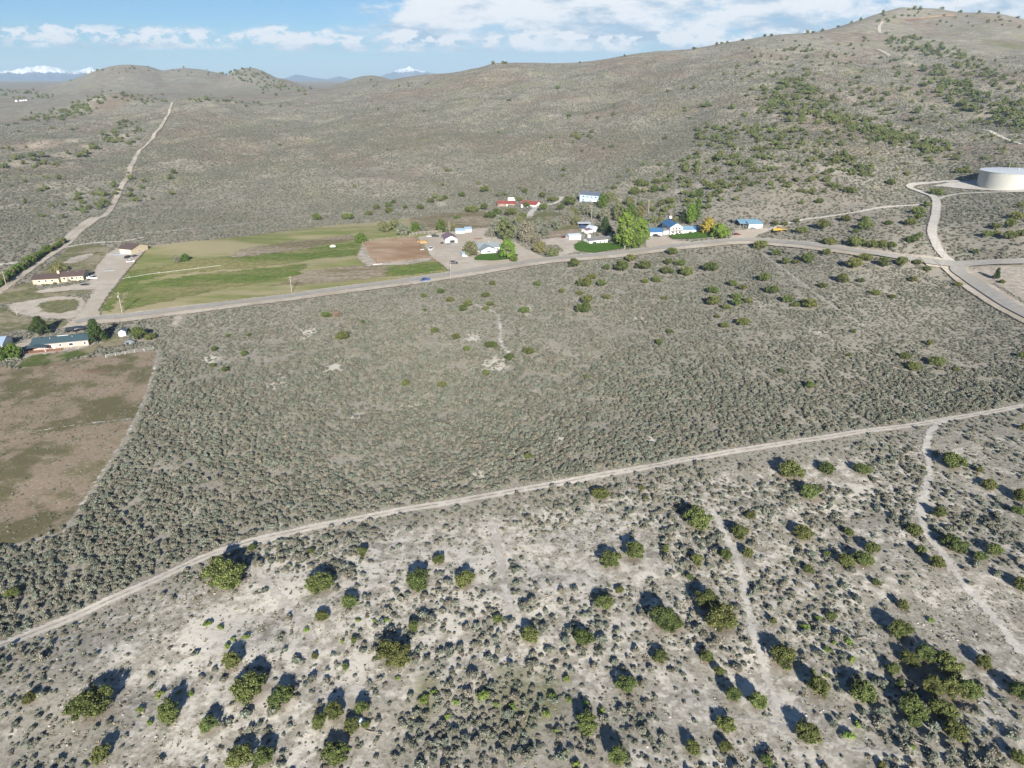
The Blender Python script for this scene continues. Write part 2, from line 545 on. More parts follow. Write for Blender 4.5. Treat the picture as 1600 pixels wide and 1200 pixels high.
M['arena'] = drape_material('arena_dirt', (0.35, 0.235, 0.145, 1), (0.45, 0.335, 0.235, 1), (0.29, 0.18, 0.105, 1), 0.8, 0.14, stretch=(0.2, 0.5, 1.0))
M['bare'] = drape_material('bare_earth', (0.44, 0.38, 0.305, 1), (0.54, 0.48, 0.405, 1), None, 2.2, 0.3, fade=0.35)
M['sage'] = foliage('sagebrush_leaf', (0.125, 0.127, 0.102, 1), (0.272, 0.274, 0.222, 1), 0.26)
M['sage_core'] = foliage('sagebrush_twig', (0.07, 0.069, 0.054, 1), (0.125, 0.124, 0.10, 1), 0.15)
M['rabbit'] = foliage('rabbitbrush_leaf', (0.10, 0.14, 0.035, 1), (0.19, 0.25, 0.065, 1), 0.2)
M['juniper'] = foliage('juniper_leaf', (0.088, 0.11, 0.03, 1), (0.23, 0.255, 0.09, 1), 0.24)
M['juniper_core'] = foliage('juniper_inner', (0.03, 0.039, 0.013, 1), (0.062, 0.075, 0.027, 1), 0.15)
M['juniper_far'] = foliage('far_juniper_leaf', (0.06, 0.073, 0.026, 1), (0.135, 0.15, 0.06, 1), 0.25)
M['bark'] = plain('bark', (0.12, 0.09, 0.065, 1), 0.95, 0.1, var=0.3, scale=6)
M['grey_bark'] = plain('grey_bark', (0.22, 0.185, 0.15, 1), 0.95, 0.1, var=0.3, scale=6)
M['pale_bark'] = plain('pale_bark', (0.33, 0.29, 0.24, 1), 0.95, 0.1, var=0.25, scale=6)
M['leaf_bright'] = foliage('bright_leaf', (0.075, 0.125, 0.018, 1), (0.19, 0.265, 0.05, 1), 0.08)
M['leaf_mid'] = foliage('green_leaf', (0.05, 0.085, 0.018, 1), (0.125, 0.175, 0.042, 1), 0.10)
M['leaf_dark'] = foliage('dark_needle', (0.022, 0.040, 0.014, 1), (0.065, 0.088, 0.030, 1), 0.10)
M['leaf_olive'] = foliage('olive_leaf', (0.10, 0.105, 0.045, 1), (0.21, 0.205, 0.105, 1), 0.10)
M['leaf_grey'] = foliage('grey_leaf', (0.13, 0.135, 0.095, 1), (0.245, 0.245, 0.18, 1), 0.10)
M['leaf_yellow'] = foliage('yellow_blossom', (0.20, 0.165, 0.035, 1), (0.38, 0.30, 0.06, 1), 0.06)
M['leaf_dead'] = foliage('dead_twig', (0.16, 0.115, 0.085, 1), (0.27, 0.205, 0.16, 1), 0.1)
for nm, c in (('w_pink', (0.44, 0.345, 0.295)), ('w_tan', (0.52, 0.43, 0.31)), ('w_white', (0.80, 0.80, 0.78)), ('w_blue', (0.42, 0.52, 0.68)),
              ('w_ltblue', (0.58, 0.66, 0.74)), ('w_brown', (0.26, 0.18, 0.13)), ('w_cream', (0.72, 0.69, 0.60)), ('trim', (0.78, 0.77, 0.74)),
              ('door_w', (0.70, 0.70, 0.68)), ('deckwood', (0.29, 0.16, 0.11)), ('wood', (0.30, 0.23, 0.165)), ('greywood', (0.36, 0.32, 0.275)),
              ('brick', (0.52, 0.36, 0.24)), ('tarp_grey', (0.20, 0.22, 0.23)), ('sand', (0.55, 0.34, 0.15)), ('hay', (0.50, 0.42, 0.24)),
              ('debris', (0.50, 0.47, 0.44)), ('concrete', (0.47, 0.44, 0.40)), ('rust', (0.24, 0.12, 0.07)), ('tank', (0.53, 0.525, 0.465)),
              ('tank_roof', (0.55, 0.58, 0.62)), ('black', (0.02, 0.02, 0.022)), ('dark', (0.035, 0.035, 0.04)), ('rail', (0.48, 0.46, 0.43)),
              ('steel', (0.40, 0.41, 0.42)), ('pipe', (0.66, 0.65, 0.62))):
    M[nm] = plain(nm, c + (1,), 0.75, 0.25, var=0.08)
for nm, c in (('r_teal', (0.06, 0.10, 0.115)), ('r_brown', (0.115, 0.082, 0.072)), ('r_grey', (0.25, 0.285, 0.30)), ('r_greydk', (0.20, 0.195, 0.19)),
              ('r_purple', (0.20, 0.145, 0.165)), ('r_red', (0.27, 0.07, 0.06)), ('r_blue', (0.06, 0.155, 0.30)), ('r_ltblue', (0.18, 0.31, 0.40)),
              ('r_pale', (0.50, 0.56, 0.60)), ('r_slate', (0.125, 0.145, 0.18)), ('r_bluegrey', (0.30, 0.40, 0.50))):
    M[nm] = plain(nm, c + (1,), 0.6, 0.3, var=0.14, scale=0.9)
for nm, c in (('c_blue', (0.05, 0.10, 0.26)), ('c_white', (0.80, 0.80, 0.80)), ('c_black', (0.018, 0.018, 0.022)), ('c_red', (0.16, 0.018, 0.022)),
              ('c_grey', (0.22, 0.23, 0.24)), ('c_ltblue', (0.28, 0.42, 0.55)), ('c_yellow', (0.48, 0.30, 0.05)), ('c_brown', (0.17, 0.12, 0.10))):
    M[nm] = plain(nm, c + (1,), 0.28, 0.5, var=0.04)
for nm in ('tank', 'w_white', 'w_tan', 'w_pink'):
    t = NT(M[nm].node_tree); p = M[nm].node_tree.nodes['Principled BSDF']
    tc = t.new('ShaderNodeTexCoord'); mp = t.new('ShaderNodeMapping'); mp.inputs['Scale'].default_value = (1.6, 1.6, 0.12)
    t.link(tc.outputs['Object'], mp.inputs['Vector'])
    st = t.smooth(t.noise(mp.outputs[0], 1.0, 5, 0.65), 0.52, 0.72)
    old = p.inputs['Base Color'].links[0].from_socket
    t.link(t.mix(t.math('MULTIPLY', st, 0.35), old, (0.30, 0.25, 0.19, 1)), p.inputs['Base Color'])
M['glass'] = plain('window_glass', (0.035, 0.045, 0.055, 1), 0.08, 0.6, var=0.05)
M['tyre'] = plain('tyre_rubber', (0.018, 0.018, 0.018, 1), 0.9, 0.2)

# ------------------------------------------------------------------ mesh helpers


def mesh_np(name, verts, faces, mats=(), attrs=None, smooth=False, midx=None):
    me = bpy.data.meshes.new(name)
    verts = np.asarray(verts, np.float32); faces = np.asarray(faces, np.int32)
    k = faces.shape[1]
    me.vertices.add(len(verts)); me.vertices.foreach_set('co', verts.ravel())
    me.loops.add(faces.size); me.loops.foreach_set('vertex_index', faces.ravel())
    me.polygons.add(len(faces))
    me.polygons.foreach_set('loop_start', np.arange(0, faces.size, k, dtype=np.int32))
    me.polygons.foreach_set('loop_total', np.full(len(faces), k, np.int32))
    if smooth:
        me.polygons.foreach_set('use_smooth', np.ones(len(faces), bool))
    if midx is not None:
        me.polygons.foreach_set('material_index', np.asarray(midx, np.int32))
    for a, d in (attrs or {}).items():
        at = me.attributes.new(a, 'FLOAT', 'POINT')
        at.data.foreach_set('value', np.asarray(d, np.float32))
    for mm in mats:
        me.materials.append(mm)
    me.update(calc_edges=True)
    me.validate()
    return me


def link(name, data, parent=None, **props):
    o = bpy.data.objects.new(name, data)
    COL.objects.link(o)
    if parent is not None:
        o.parent = parent
    for k, v in props.items():
        o[k] = v
    return o


def empty(name, loc, rz=0.0, label=None, category=None, group=None):
    o = bpy.data.objects.new(name, None)
    COL.objects.link(o)
    o.location = loc
    o.rotation_euler = (0, 0, rz)
    o.empty_display_size = 0.5
    if label: o['label'] = label
    if category: o['category'] = category
    if group: o['group'] = group
    return o


class MB:
    def __init__(s):
        s.v = []; s.f = []

    def box(s, x0, x1, y0, y1, z0, z1, taper=None):
        b = len(s.v)
        tx, ty = taper or (0, 0)
        s.v += [(x0, y0, z0), (x1, y0, z0), (x1, y1, z0), (x0, y1, z0),
                (x0 + tx, y0 + ty, z1), (x1 - tx, y0 + ty, z1), (x1 - tx, y1 - ty, z1), (x0 + tx, y1 - ty, z1)]
        s.f += [[b + i for i in q] for q in ((0, 3, 2, 1), (4, 5, 6, 7), (0, 1, 5, 4), (1, 2, 6, 5), (2, 3, 7, 6), (3, 0, 4, 7))]
        return s

    def poly(s, pts):
        b = len(s.v)
        s.v += [tuple(p) for p in pts]
        s.f.append([b + i for i in range(len(pts))])
        return s

    def prism(s, pts, axis, a0, a1):
        """outline pts in the plane across the axis, extruded from a0 to a1"""
        b = len(s.v); n = len(pts)
        for a in (a0, a1):
            for p, q in pts:
                s.v.append({'x': (a, p, q), 'y': (p, a, q), 'z': (p, q, a)}[axis])
        s.f.append([b + i for i in range(n)][::-1])
        s.f.append([b + n + i for i in range(n)])
        for i in range(n):
            j = (i + 1) % n
            s.f.append([b + i, b + j, b + n + j, b + n + i])
        return s

    def cyl(s, p0, p1, r0, r1=None, n=8, caps=True):
        r1 = r0 if r1 is None else r1
        p0 = Vector(p0); p1 = Vector(p1)
        d = (p1 - p0).normalized()
        a = d.orthogonal().normalized(); c = d.cross(a)
        b = len(s.v)
        for p, rr in ((p0, r0), (p1, r1)):
            for i in range(n):
                t = 2 * math.pi * i / n
                s.v.append(tuple(p + a * (rr * math.cos(t)) + c * (rr * math.sin(t))))
        for i in range(n):
            j = (i + 1) % n
            s.f.append([b + i, b + j, b + n + j, b + n + i])
        if caps:
            s.f.append([b + i for i in range(n)][::-1]); s.f.append([b + n + i for i in range(n)])
        return s

    def mesh(s, name, mat):
        me = bpy.data.meshes.new(name)
        me.from_pydata(s.v, [], s.f)
        me.materials.append(mat)
        me.update()
        return me

    def build(s, name, mat, parent=None, **props):
        return link(name, s.mesh(name, mat), parent, **props)


# ------------------------------------------------------------------ the ground sheet
def blob(GXa, GYa, uv, rad_px):
    g = ground([uv])[0]
    r = math.hypot(g[0], g[1])
    rad = rad_px * math.hypot(r, CAM_H - g[2]) / FPX
    return np.exp(-((GXa - g[0]) ** 2 + ((GYa - g[1]) * 0.6) ** 2) / rad ** 2)


PALE = [((330, 985), 60, 1.0), ((200, 1020), 45, .7), ((450, 905), 60, .9), ((430, 870), 45, .8), ((700, 870), 60, .7), ((760, 880), 55, .8),
        ((790, 960), 45, .8), ((560, 900), 55, .8), ((900, 830), 70, .6), ((620, 960), 60, .6), ((900, 980), 55, .5), ((1180, 1090), 35, 1.),
        ((1230, 1120), 40, .9), ((1150, 900), 40, .6), ((1300, 790), 40, .6), ((1340, 760), 40, .6), ((1450, 800), 30, .8), ((1530, 930), 35, .7),
        ((1560, 1130), 45, .7), ((300, 1150), 55, .7), ((560, 1060), 35, .9), ((530, 1090), 30, .9), ((640, 1080), 40, .6), ((100, 1010), 40, .5),
        ((1090, 850), 50, .5), ((1020, 820), 50, .6), ((460, 1170), 60, .5), ((700, 1180), 50, .5), ((880, 690), 10, 1.3), ((1018, 688), 8, 1.2),
        ((745, 742), 14, .9), ((560, 650), 12, .8), ((640, 630), 14, .6), ((820, 715), 9, .9), ((520, 577), 14, 1.0), ((430, 600), 20, .8),
        ((740, 528), 16, .9), ((775, 570), 22, .9), ((820, 485), 14, .8), ((480, 520), 14, .8), ((1000, 500), 18, .5), ((1180, 470), 20, .6),
        ((1280, 520), 16, .6), ((330, 560), 15, .8), ((60, 225), 20, 1.), ((30, 255), 24, 1.), ((100, 245), 20, 1.1), ((140, 230), 18, 1.1),
        ((190, 215), 18, 1.2), ((240, 190), 16, 1.), ((80, 205), 16, .9), ((330, 165), 14, 1.), ((360, 158), 12, 1.), ((20, 320), 22, .9),
        ((110, 330), 22, .8), ((200, 320), 24, .8), ((230, 310), 20, .8), ((1190, 172), 22, 1.), ((1215, 180), 16, 1.1), ((1280, 190), 16, .9),
        ((1420, 98), 16, 1.), ((1290, 180), 10, .9), ((1540, 180), 18, 1.), ((1580, 195), 16, 1.), ((1560, 130), 14, .8), ((1100, 290), 14, .9),
        ((1060, 300), 14, .8), ((1200, 255), 16, .8), ((1290, 265), 18, .9), ((690, 318), 10, .9), ((620, 330), 12, .9), ((480, 345), 14, .8),
        ((640, 330), 10, .9), ((905, 220), 8, .8), ((930, 215), 8, .8), ((470, 205), 16, .7), ((440, 215), 14, .6), ((250, 150), 16, .8), ((180, 143), 16, .9)]
GREEN = [((60, 470), 30, .9), ((20, 490), 24, .8), ((660, 1090), 40, .8), ((800, 1100), 60, .8), ((860, 1090), 45, .8), ((880, 230), 30, .5),
         ((730, 160), 40, .6), ((800, 130), 30, .5), ((1580, 70), 40, .8), ((1520, 45), 40, .6), ((1000, 240), 30, .5), ((1360, 110), 20, .8),
         ((120, 120), 14, .9), ((900, 330), 26, .7), ((960, 325), 20, .6), ((1500, 390), 14, .7), ((1545, 385), 14, .5), ((1440, 350), 8, .8),
         ((950, 555), 14, .7), ((1460, 520), 20, .4), ((1340, 1140), 20, .5), ((600, 190), 40, .4), ((680, 130), 26, .6)]
BROWN = [((1070, 95), 34, .8), ((1110, 105), 24, .8), ((640, 215), 60, .5), ((560, 245), 70, .4), ((500, 205), 40, .5), ((960, 130), 60, .5),
         ((900, 190), 50, .4), ((200, 120), 60, .45), ((280, 125), 60, .45), ((170, 165), 24, 1.), ((420, 235), 60, .4), ((860, 560), 18, 1.),
         ((800, 590), 14, .7), ((1395, 25), 24, .7), ((1480, 28), 24, .8), ((1440, 1060), 45, .9), ((760, 250), 50, .4), ((1560, 400), 24, .8),
         ((1060, 150), 40, .4), ((980, 160), 40, .4)]
A_pale = np.zeros_like(GX); A_green = np.zeros_like(GX); A_brown = np.zeros_like(GX)
for arr, lst in ((A_pale, PALE), (A_green, GREEN), (A_brown, BROWN)):
    for uv, rp, a in lst:
        np.maximum(arr, a * blob(GX, GY, uv, rp), out=arr)
GU, GV = project(GX, GY, GZ)
A_far = np.clip((GRr - 380) / 420, 0, 1)


def sd_poly(px, py, poly):
    """signed distance, positive inside"""
    P = np.asarray(poly)[:, :2]
    d2 = np.full(np.shape(px), 1e18); inside = np.zeros(np.shape(px), bool)
    n = len(P)
    for i in range(n):
        ax, ay = P[i]; bx, by = P[(i + 1) % n]
        ex, ey = bx - ax, by - ay
        t = np.clip(((px - ax) * ex + (py - ay) * ey) / (ex * ex + ey * ey + 1e-9), 0, 1)
        d2 = np.minimum(d2, (px - ax - t * ex) ** 2 + (py - ay - t * ey) ** 2)
        c = (ay > py) != (by > py)
        xi = ax + (py - ay) * ex / (ey if abs(ey) > 1e-9 else 1e-9)
        inside ^= c & (px < xi)
    d = np.sqrt(d2)
    return np.where(inside, d, -d)


def dist_line(px, py, pts):
    P = np.asarray(pts)[:, :2]
    d2 = np.full(np.shape(px), 1e18)
    for i in range(len(P) - 1):
        ax, ay = P[i]; bx, by = P[i + 1]
        ex, ey = bx - ax, by - ay
        t = np.clip(((px - ax) * ex + (py - ay) * ey) / (ex * ex + ey * ey + 1e-9), 0, 1)
        d2 = np.minimum(d2, (px - ax - t * ex) ** 2 + (py - ay - t * ey) ** 2)
    return np.sqrt(d2)


LEFT_FIELD = ground([(-160, 566), (0, 570), (28, 577), (60, 570), (150, 557), (246, 547), (240, 580), (218, 640), (192, 690), (152, 750),
                     (112, 810), (95, 832), (0, 855), (-160, 880)])
A_weed = np.zeros_like(GX)
mk = (GRr > 100) & (GRr < 420) & (GX < -40) & (GA > -1.0)
A_weed[mk] = np.clip(sd_poly(GX[mk], GY[mk], LEFT_FIELD) / 2.5 + 0.5, 0, 1)
_vt = np.interp(GU, [-130, 0, 250, 400, 700, 1000, 1300, 1600, 1800], [1062, 1010, 903, 844, 786, 732, 682, 634, 598])
_bel = np.clip((GV - _vt - 12) / 30, 0, 1) * (GY > 0) * (GRr < 330)
_mass = np.exp(-((GU - 770) / 230) ** 2 - ((GV - 1150) / 75) ** 2) + np.exp(-((GU - 20) / 190) ** 2) * 0.8
A_pale = np.maximum(A_pale, _bel * np.clip(0.55 * np.clip(1.4 - GU / 1900, .5, 1) - 0.45 * _mass, 0, 1))
A_pale = A_pale * (1 - np.clip(_mass, 0, 1) * 0.5 * _bel)
A_pale *= 1 - A_weed

vid = np.arange(NA * NL).reshape(NA, NL)
q = np.stack([vid[:-1, :-1], vid[:-1, 1:], vid[1:, 1:], vid[1:, :-1]], -1).reshape(-1, 4)[:, ::-1]
V = np.stack([GX, GY, GZ], -1).reshape(-1, 3)
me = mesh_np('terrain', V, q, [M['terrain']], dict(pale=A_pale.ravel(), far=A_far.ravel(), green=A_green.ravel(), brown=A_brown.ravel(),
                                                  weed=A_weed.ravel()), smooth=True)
TERRAIN_ME = me
link('terrain', me, kind='structure', label='rolling sagebrush foothill ground rising to a rounded hill')

# ------------------------------------------------------------------ draped ground coverings
BLOCK = []         # where no sagebrush grows: ('poly', pts, margin) / ('line', pts, half)


def lift(x, y, layer):
    r = np.hypot(x, y)
    return height(x, y) + (0.03 + 0.00022 * r) * layer


def drape(name, uv, mat, layer=1, soft=1.0, label=None, block=True, spacing=None):
    G = ground(uv)
    r = float(np.hypot(G[:, 0], G[:, 1]).mean())
    s = spacing or min(max(r * 0.0035, 0.5), 2.6)
    mg = soft * 2.2
    x = np.arange(G[:, 0].min() - mg, G[:, 0].max() + mg + s, s)
    y = np.arange(G[:, 1].min() - mg, G[:, 1].max() + mg + s, s)
    X, Y = np.meshgrid(x, y, indexing='ij')
    sd = sd_poly(X, Y, G)
    ok = sd > -mg
    keep = ok[:-1, :-1] | ok[1:, :-1] | ok[1:, 1:] | ok[:-1, 1:]
    ids = np.arange(X.size).reshape(X.shape)
    f = np.stack([ids[:-1, :-1], ids[1:, :-1], ids[1:, 1:], ids[:-1, 1:]], -1)[keep]
    used = np.unique(f)
    re = np.full(X.size, -1); re[used] = np.arange(len(used))
    vx, vy = X.ravel()[used], Y.ravel()[used]
    v = np.stack([vx, vy, lift(vx, vy, layer)], -1)
    me = mesh_np(name, v, re[f], [mat], dict(sd=sd.ravel()[used]), smooth=True)
    if block:
        BLOCK.append(('poly', G, 0.0))
    return link(name, me, kind='structure', label=label or name.replace('_', ' '))


def smooth_line(G, step):
    P = np.asarray(G)[:, :2]
    P = np.vstack([2 * P[0] - P[1], P, 2 * P[-1] - P[-2]])
    out = []
    for i in range(1, len(P) - 2):
        n = max(int(np.hypot(*(P[i + 1] - P[i])) / step), 1)
        for k in range(n):
            t = k / n
            a, b, c, d = P[i - 1], P[i], P[i + 1], P[i + 2]
            out.append(0.5 * (2 * b + (c - a) * t + (2 * a - 5 * b + 4 * c - d) * t * t + (3 * b - a - 3 * c + d) * t ** 3))
    out.append(P[-2])
    return np.array(out)


def ribbon(name, uv, width, mat, layer=1, soft=0.6, label=None, block=True, step=None, block_half=None, nojit=False):
    G = ground(uv)
    r = float(np.hypot(G[:, 0], G[:, 1]).mean())
    step = step or min(max(r * 0.004, 0.7), 6.0)
    L = smooth_line(G, step)
    T = np.gradient(L, axis=0)
    T /= np.maximum(np.hypot(T[:, 0], T[:, 1])[:, None], 1e-6)
    N = np.stack([-T[:, 1], T[:, 0]], 1)
    k = 9
    half = width / 2 + soft * 1.6
    tt = np.linspace(-1, 1, k)
    X = L[:, None, 0] + N[:, None, 0] * tt[None] * half
    Y = L[:, None, 1] + N[:, None, 1] * tt[None] * half
    sd = np.broadcast_to(width / 2 - np.abs(tt) * half, X.shape)
    ac = np.broadcast_to(tt * half / (width / 2), X.shape)
    ids = np.arange(X.size).reshape(X.shape)
    f = np.stack([ids[:-1, :-1], ids[:-1, 1:], ids[1:, 1:], ids[1:, :-1]], -1).reshape(-1, 4)[:, ::-1]
    v = np.stack([X, Y, lift(X, Y, layer)], -1).reshape(-1, 3)
    me = mesh_np(name, v, f, [mat], dict(sd=sd.ravel(), across=ac.ravel()), smooth=True)
    if block:
        BLOCK.append(('line', L[::max(1, int(3 / step))] if len(L) > 6 else L, block_half or width / 2 + 0.5))
    return link(name, me, kind='structure', label=label or name.replace('_', ' '))


# pastures and yards
drape('pasture', [(150, 491), (168, 462), (190, 435), (232, 385), (330, 375), (440, 362), (545, 350), (600, 346), (660, 340), (745, 334), (768, 352),
                  (690, 372), (702, 424), (600, 440), (500, 454), (400, 467), (270, 483), (190, 494)], M['pasture'], 1, 2.0, 'green and tan hay pasture above the paved road')
drape('irrigated_pasture', [(205, 424), (240, 418), (350, 402), (450, 392), (562, 378), (572, 398), (500, 404), (420, 416), (330, 424), (250, 432), (215, 440),
                            (200, 452), (180, 476), (168, 488), (160, 485), (180, 450)], M['green_strip'], 2, 3.0, 'brightest green strip of the pasture')
drape('green_pasture_strip', [(200, 448), (300, 430), (400, 420), (480, 412), (470, 428), (380, 446), (280, 466), (190, 486)], M['green_strip'], 3, 3.0, 'lower green strip of the pasture')
drape('green_pasture_corner', [(600, 420), (660, 412), (690, 410), (694, 422), (640, 430), (600, 432)], M['green_strip'], 2, 2.0, 'green corner of pasture by the riding arena')
drape('dry_pasture_strip', [(370, 392), (450, 378), (545, 368), (560, 374), (480, 388), (400, 400), (360, 404)], M['dry_strip'], 3, 3.0, 'dry tan strip across the pasture')
drape('dry_pasture', [(480, 424), (560, 415), (610, 418), (600, 432), (540, 440), (470, 446), (430, 446)], M['dry_strip'], 2, 3.0, 'dry patch at the road side of the pasture')
drape('back_paddock', [(640, 342), (700, 334), (748, 331), (772, 351), (740, 358), (700, 362), (650, 366)], M['dry_strip'], 4, 1.0, 'dry paddock behind the white garage')
drape('farm_yard', [(652, 372), (690, 365), (740, 359), (778, 355), (790, 362), (803, 378), (818, 388), (852, 404), (800, 414), (745, 420), (703, 426), (690, 414),
                    (674, 404), (666, 390)], M['gravel'], 5, 1.2, 'pale gravel farm yard around the white garage')
drape('riding_arena', [(568, 380), (648, 372), (664, 393), (671, 404), (640, 408), (592, 413), (579, 404)], M['arena'], 6, 0.8, 'brown dirt riding arena')
drape('arena_apron', [(556, 404), (566, 384), (572, 384), (590, 413), (672, 404), (678, 408), (640, 415), (575, 418)], M['bare'], 5, 1.0, 'pale strip of ground around the arena')
drape('house_lawn', [(741, 404), (752, 398), (790, 396), (810, 399), (806, 405), (770, 409), (742, 408)], M['lawn'], 6, 0.5, 'green lawn before the white gabled house')
drape('side_yard', [(838, 377), (868, 372), (900, 374), (905, 378), (896, 384), (900, 394), (880, 401), (862, 402), (880, 392), (870, 384), (845, 384)], M['gravel'], 4, 1.2, 'gravel drive beside the long white house')
drape('long_lawn', [(897, 384), (908, 378), (960, 374), (1008, 378), (1003, 384), (968, 390), (930, 396), (906, 394), (898, 389)], M['lawn'], 5, 0.5, 'bright green lawn before the long white house')
drape('blue_house_drive', [(1008, 374), (1016, 368), (1036, 367), (1050, 376), (1090, 380), (1085, 384), (1020, 391), (1008, 386)], M['gravel'], 4, 1.0, 'gravel drive at the blue roofed garage')
drape('blue_house_lawn', [(1044, 369), (1058, 367), (1097, 363), (1116, 371), (1085, 374), (1052, 374)], M['lawn'], 5, 0.4, 'green lawn before the blue roofed house')
drape('shed_yard', [(1140, 374), (1148, 362), (1175, 358), (1198, 357), (1204, 362), (1178, 368), (1184, 376), (1160, 378)], M['gravel'], 4, 1.4, 'pale gravel yard before the metal shed')
drape('gravel_drive', [(110, 504), (124, 490), (138, 470), (148, 454), (118, 455), (60, 460), (56, 456), (100, 449), (136, 443), (148, 436), (150, 420), (166, 399), (184, 389),
                       (228, 384), (231, 387), (214, 408), (190, 436), (170, 462), (156, 484), (158, 500), (130, 507), (120, 512), (95, 515)], M['gravel'], 5, 1.2, 'wide pale gravel drive to the tan ranch house and shed')
drape('loop_drive', [(128, 466), (90, 464), (45, 471), (12, 477), (22, 490), (60, 498), (112, 501), (130, 490), (136, 474)], M['gravel'], 4, 1.0, 'looped gravel drive left of the junction')
drape('grass_island', [(58, 480), (68, 474), (92, 470), (115, 469), (124, 475), (118, 485), (98, 491), (70, 490)], M['weedy'], 6, 0.8, 'oval weedy island inside the loop drive')
drape('weedy_yard', [(-60, 452), (0, 456), (50, 440), (60, 452), (120, 456), (138, 450), (134, 460), (60, 466), (20, 474), (-60, 484)], M['weedy'], 2, 2.5, 'weedy green ground before the ranch house')
drape('weedy_bank', [(-60, 486), (10, 482), (28, 494), (60, 502), (112, 504), (100, 514), (60, 512), (0, 520), (-60, 525)], M['weedy'], 2, 2.5, 'weedy bank above the teal roofed home')
drape('ranch_back_yard', [(60, 428), (110, 386), (150, 382), (176, 388), (148, 420), (135, 428), (100, 432)], M['weedy'], 2, 2.0, 'rough yard behind the ranch house')
drape('bare_bank', [(98, 412), (112, 403), (140, 397), (150, 399), (130, 408), (112, 414)], M['bare'], 4, 1.5, 'bare pale bank behind the ranch house')
drape('home_lawn', [(26, 576), (38, 560), (60, 555), (110, 551), (140, 545), (150, 538), (156, 541), (146, 552), (110, 562), (60, 572)], M['rough_lawn'], 4, 0.9, 'green lawn below the teal roofed home')
drape('home_side_lawn', [(156, 530), (180, 526), (198, 530), (196, 540), (172, 544), (158, 541)], M['weedy'], 4, 1.0, 'patchy grass right of the teal roofed home')
drape('home_path', [(36, 556), (60, 549), (140, 541), (146, 537), (150, 540), (120, 549), (60, 556), (38, 562)], M['bare'], 5, 0.6, 'pale path along the teal roofed home')
drape('home_drive', [(24, 540), (50, 530), (52, 536), (30, 548)], M['bare'], 4, 1.0, 'pale drive left of the teal roofed home')
drape('turnout', [(268, 512), (272, 492), (290, 487), (300, 490), (285, 500), (278, 512)], M['bare'], 3, 1.2, 'bare turnout beside the paved road')
drape('tank_pad', [(1455, 291), (1490, 284), (1530, 282), (1620, 290), (1660, 297), (1600, 301), (1540, 298), (1480, 293)], M['white_gravel'], 3, 1.5, 'white gravel pad around the water tank')
drape('junction_bank', [(1512, 425), (1530, 417), (1600, 419), (1660, 421), (1660, 500), (1600, 472), (1560, 448), (1530, 436)], M['bare'], 3, 2.0, 'pale bare bank inside the road junction')
drape('hill_yard', [(800, 345), (830, 338), (850, 330), (880, 333), (862, 343), (840, 349), (815, 352)], M['weedy'], 3, 2.0, 'rough grass below the red roofs')
drape('scrap_yard', [(850, 372), (860, 362), (900, 356), (912, 362), (905, 368), (885, 373), (870, 378)], M['dry_strip'], 3, 1.5, 'rough yard beside the small white garage')
drape('yellow_field', [(860, 360), (905, 345), (920, 350), (905, 358), (880, 364)], M['weedy'], 2, 1.5, 'rough grass behind the small garage')

# roads and tracks
DIRT = [(-130, 1062), (-60, 1034), (0, 1010), (120, 962), (250, 903), (330, 867), (400, 844), (480, 826), (600, 803), (700, 786), (800, 768), (900, 750), (1000, 732),
        (1100, 714), (1200, 697), (1300, 682), (1400, 668), (1500, 652), (1600, 634), (1700, 615), (1800, 598)]
ribbon('dirt_track', DIRT, 2.7, M['track'], 2, 0.45, 'pale two-track dirt road crossing the sagebrush')
PAVED = [(118, 506), (150, 500), (200, 496), (270, 487), (400, 471), (500, 458), (600, 445), (700, 431), (800, 415), (850, 408), (900, 403), (960, 398), (1050, 387), (1120, 379.5),
         (1180, 377), (1230, 381), (1300, 389), (1350, 396), (1400, 404), (1450, 411), (1490, 414)]
ribbon('road_shoulder', [(u, v + 1.5) for u, v in PAVED[:-3]], 13.0, M['shoulder'], 7, 1.5, 'tan dirt shoulder of the paved road')
ribbon('paved_road', PAVED, 5.6, M['asphalt'], 9, 0.35, 'grey paved road past the houses')
ribbon('pale_verge', [(1195, 374), (1240, 379), (1300, 386), (1350, 392), (1400, 399), (1440, 404)], 5.0, M['bare'], 6, 2.4, 'bare pale verge above the paved road')
ribbon('highway_shoulder', [(1440, 408), (1478, 414), (1500, 428), (1530, 451), (1570, 476), (1620, 502), (1720, 548)], 15, M['shoulder'], 6, 1.5, 'pale shoulder of the wide road')
ribbon('wide_road', [(1720, 409), (1600, 411), (1530, 413), (1500, 418), (1496, 426), (1510, 436), (1535, 453), (1572, 477), (1622, 503), (1722, 549)], 7.6, M['asphalt'], 10, 0.4, 'wide grey road curving through the junction at right')
ribbon('junction_road', [(1440, 410), (1470, 414), (1500, 416), (1540, 413.5), (1600, 412)], 8.0, M['asphalt'], 11, 0.4, 'paved junction at right')
ribbon('tank_road', [(1487, 411), (1472, 398), (1462, 382), (1456, 362), (1461, 338), (1463, 320), (1457, 308), (1436, 300), (1421, 294), (1430, 289), (1465, 286), (1500, 284)], 5.5, M['white_gravel'], 5, 0.8, 'white gravel road climbing to the water tank')
ribbon('tank_access_road', [(1462, 313), (1478, 308), (1500, 304), (1540, 302), (1600, 300.5), (1680, 299)], 3.6, M['white_gravel'], 4, 0.8, 'white gravel track below the water tank')
ribbon('hill_track', [(1170, 372), (1200, 360), (1250, 345), (1300, 338), (1350, 330), (1400, 323), (1456, 318)], 3.2, M['trail'], 3, 1.0, 'dirt track behind the metal shed')
ribbon('ranch_road', [(-60, 480), (0, 456), (60, 412), (105, 382), (125, 362), (150, 344), (168, 334), (182, 310), (198, 280), (208, 255), (218, 236), (240, 214), (258, 188), (270, 160)], 4.6, M['shoulder'], 3, 1.6, 'dirt road climbing the slope behind the ranch house')
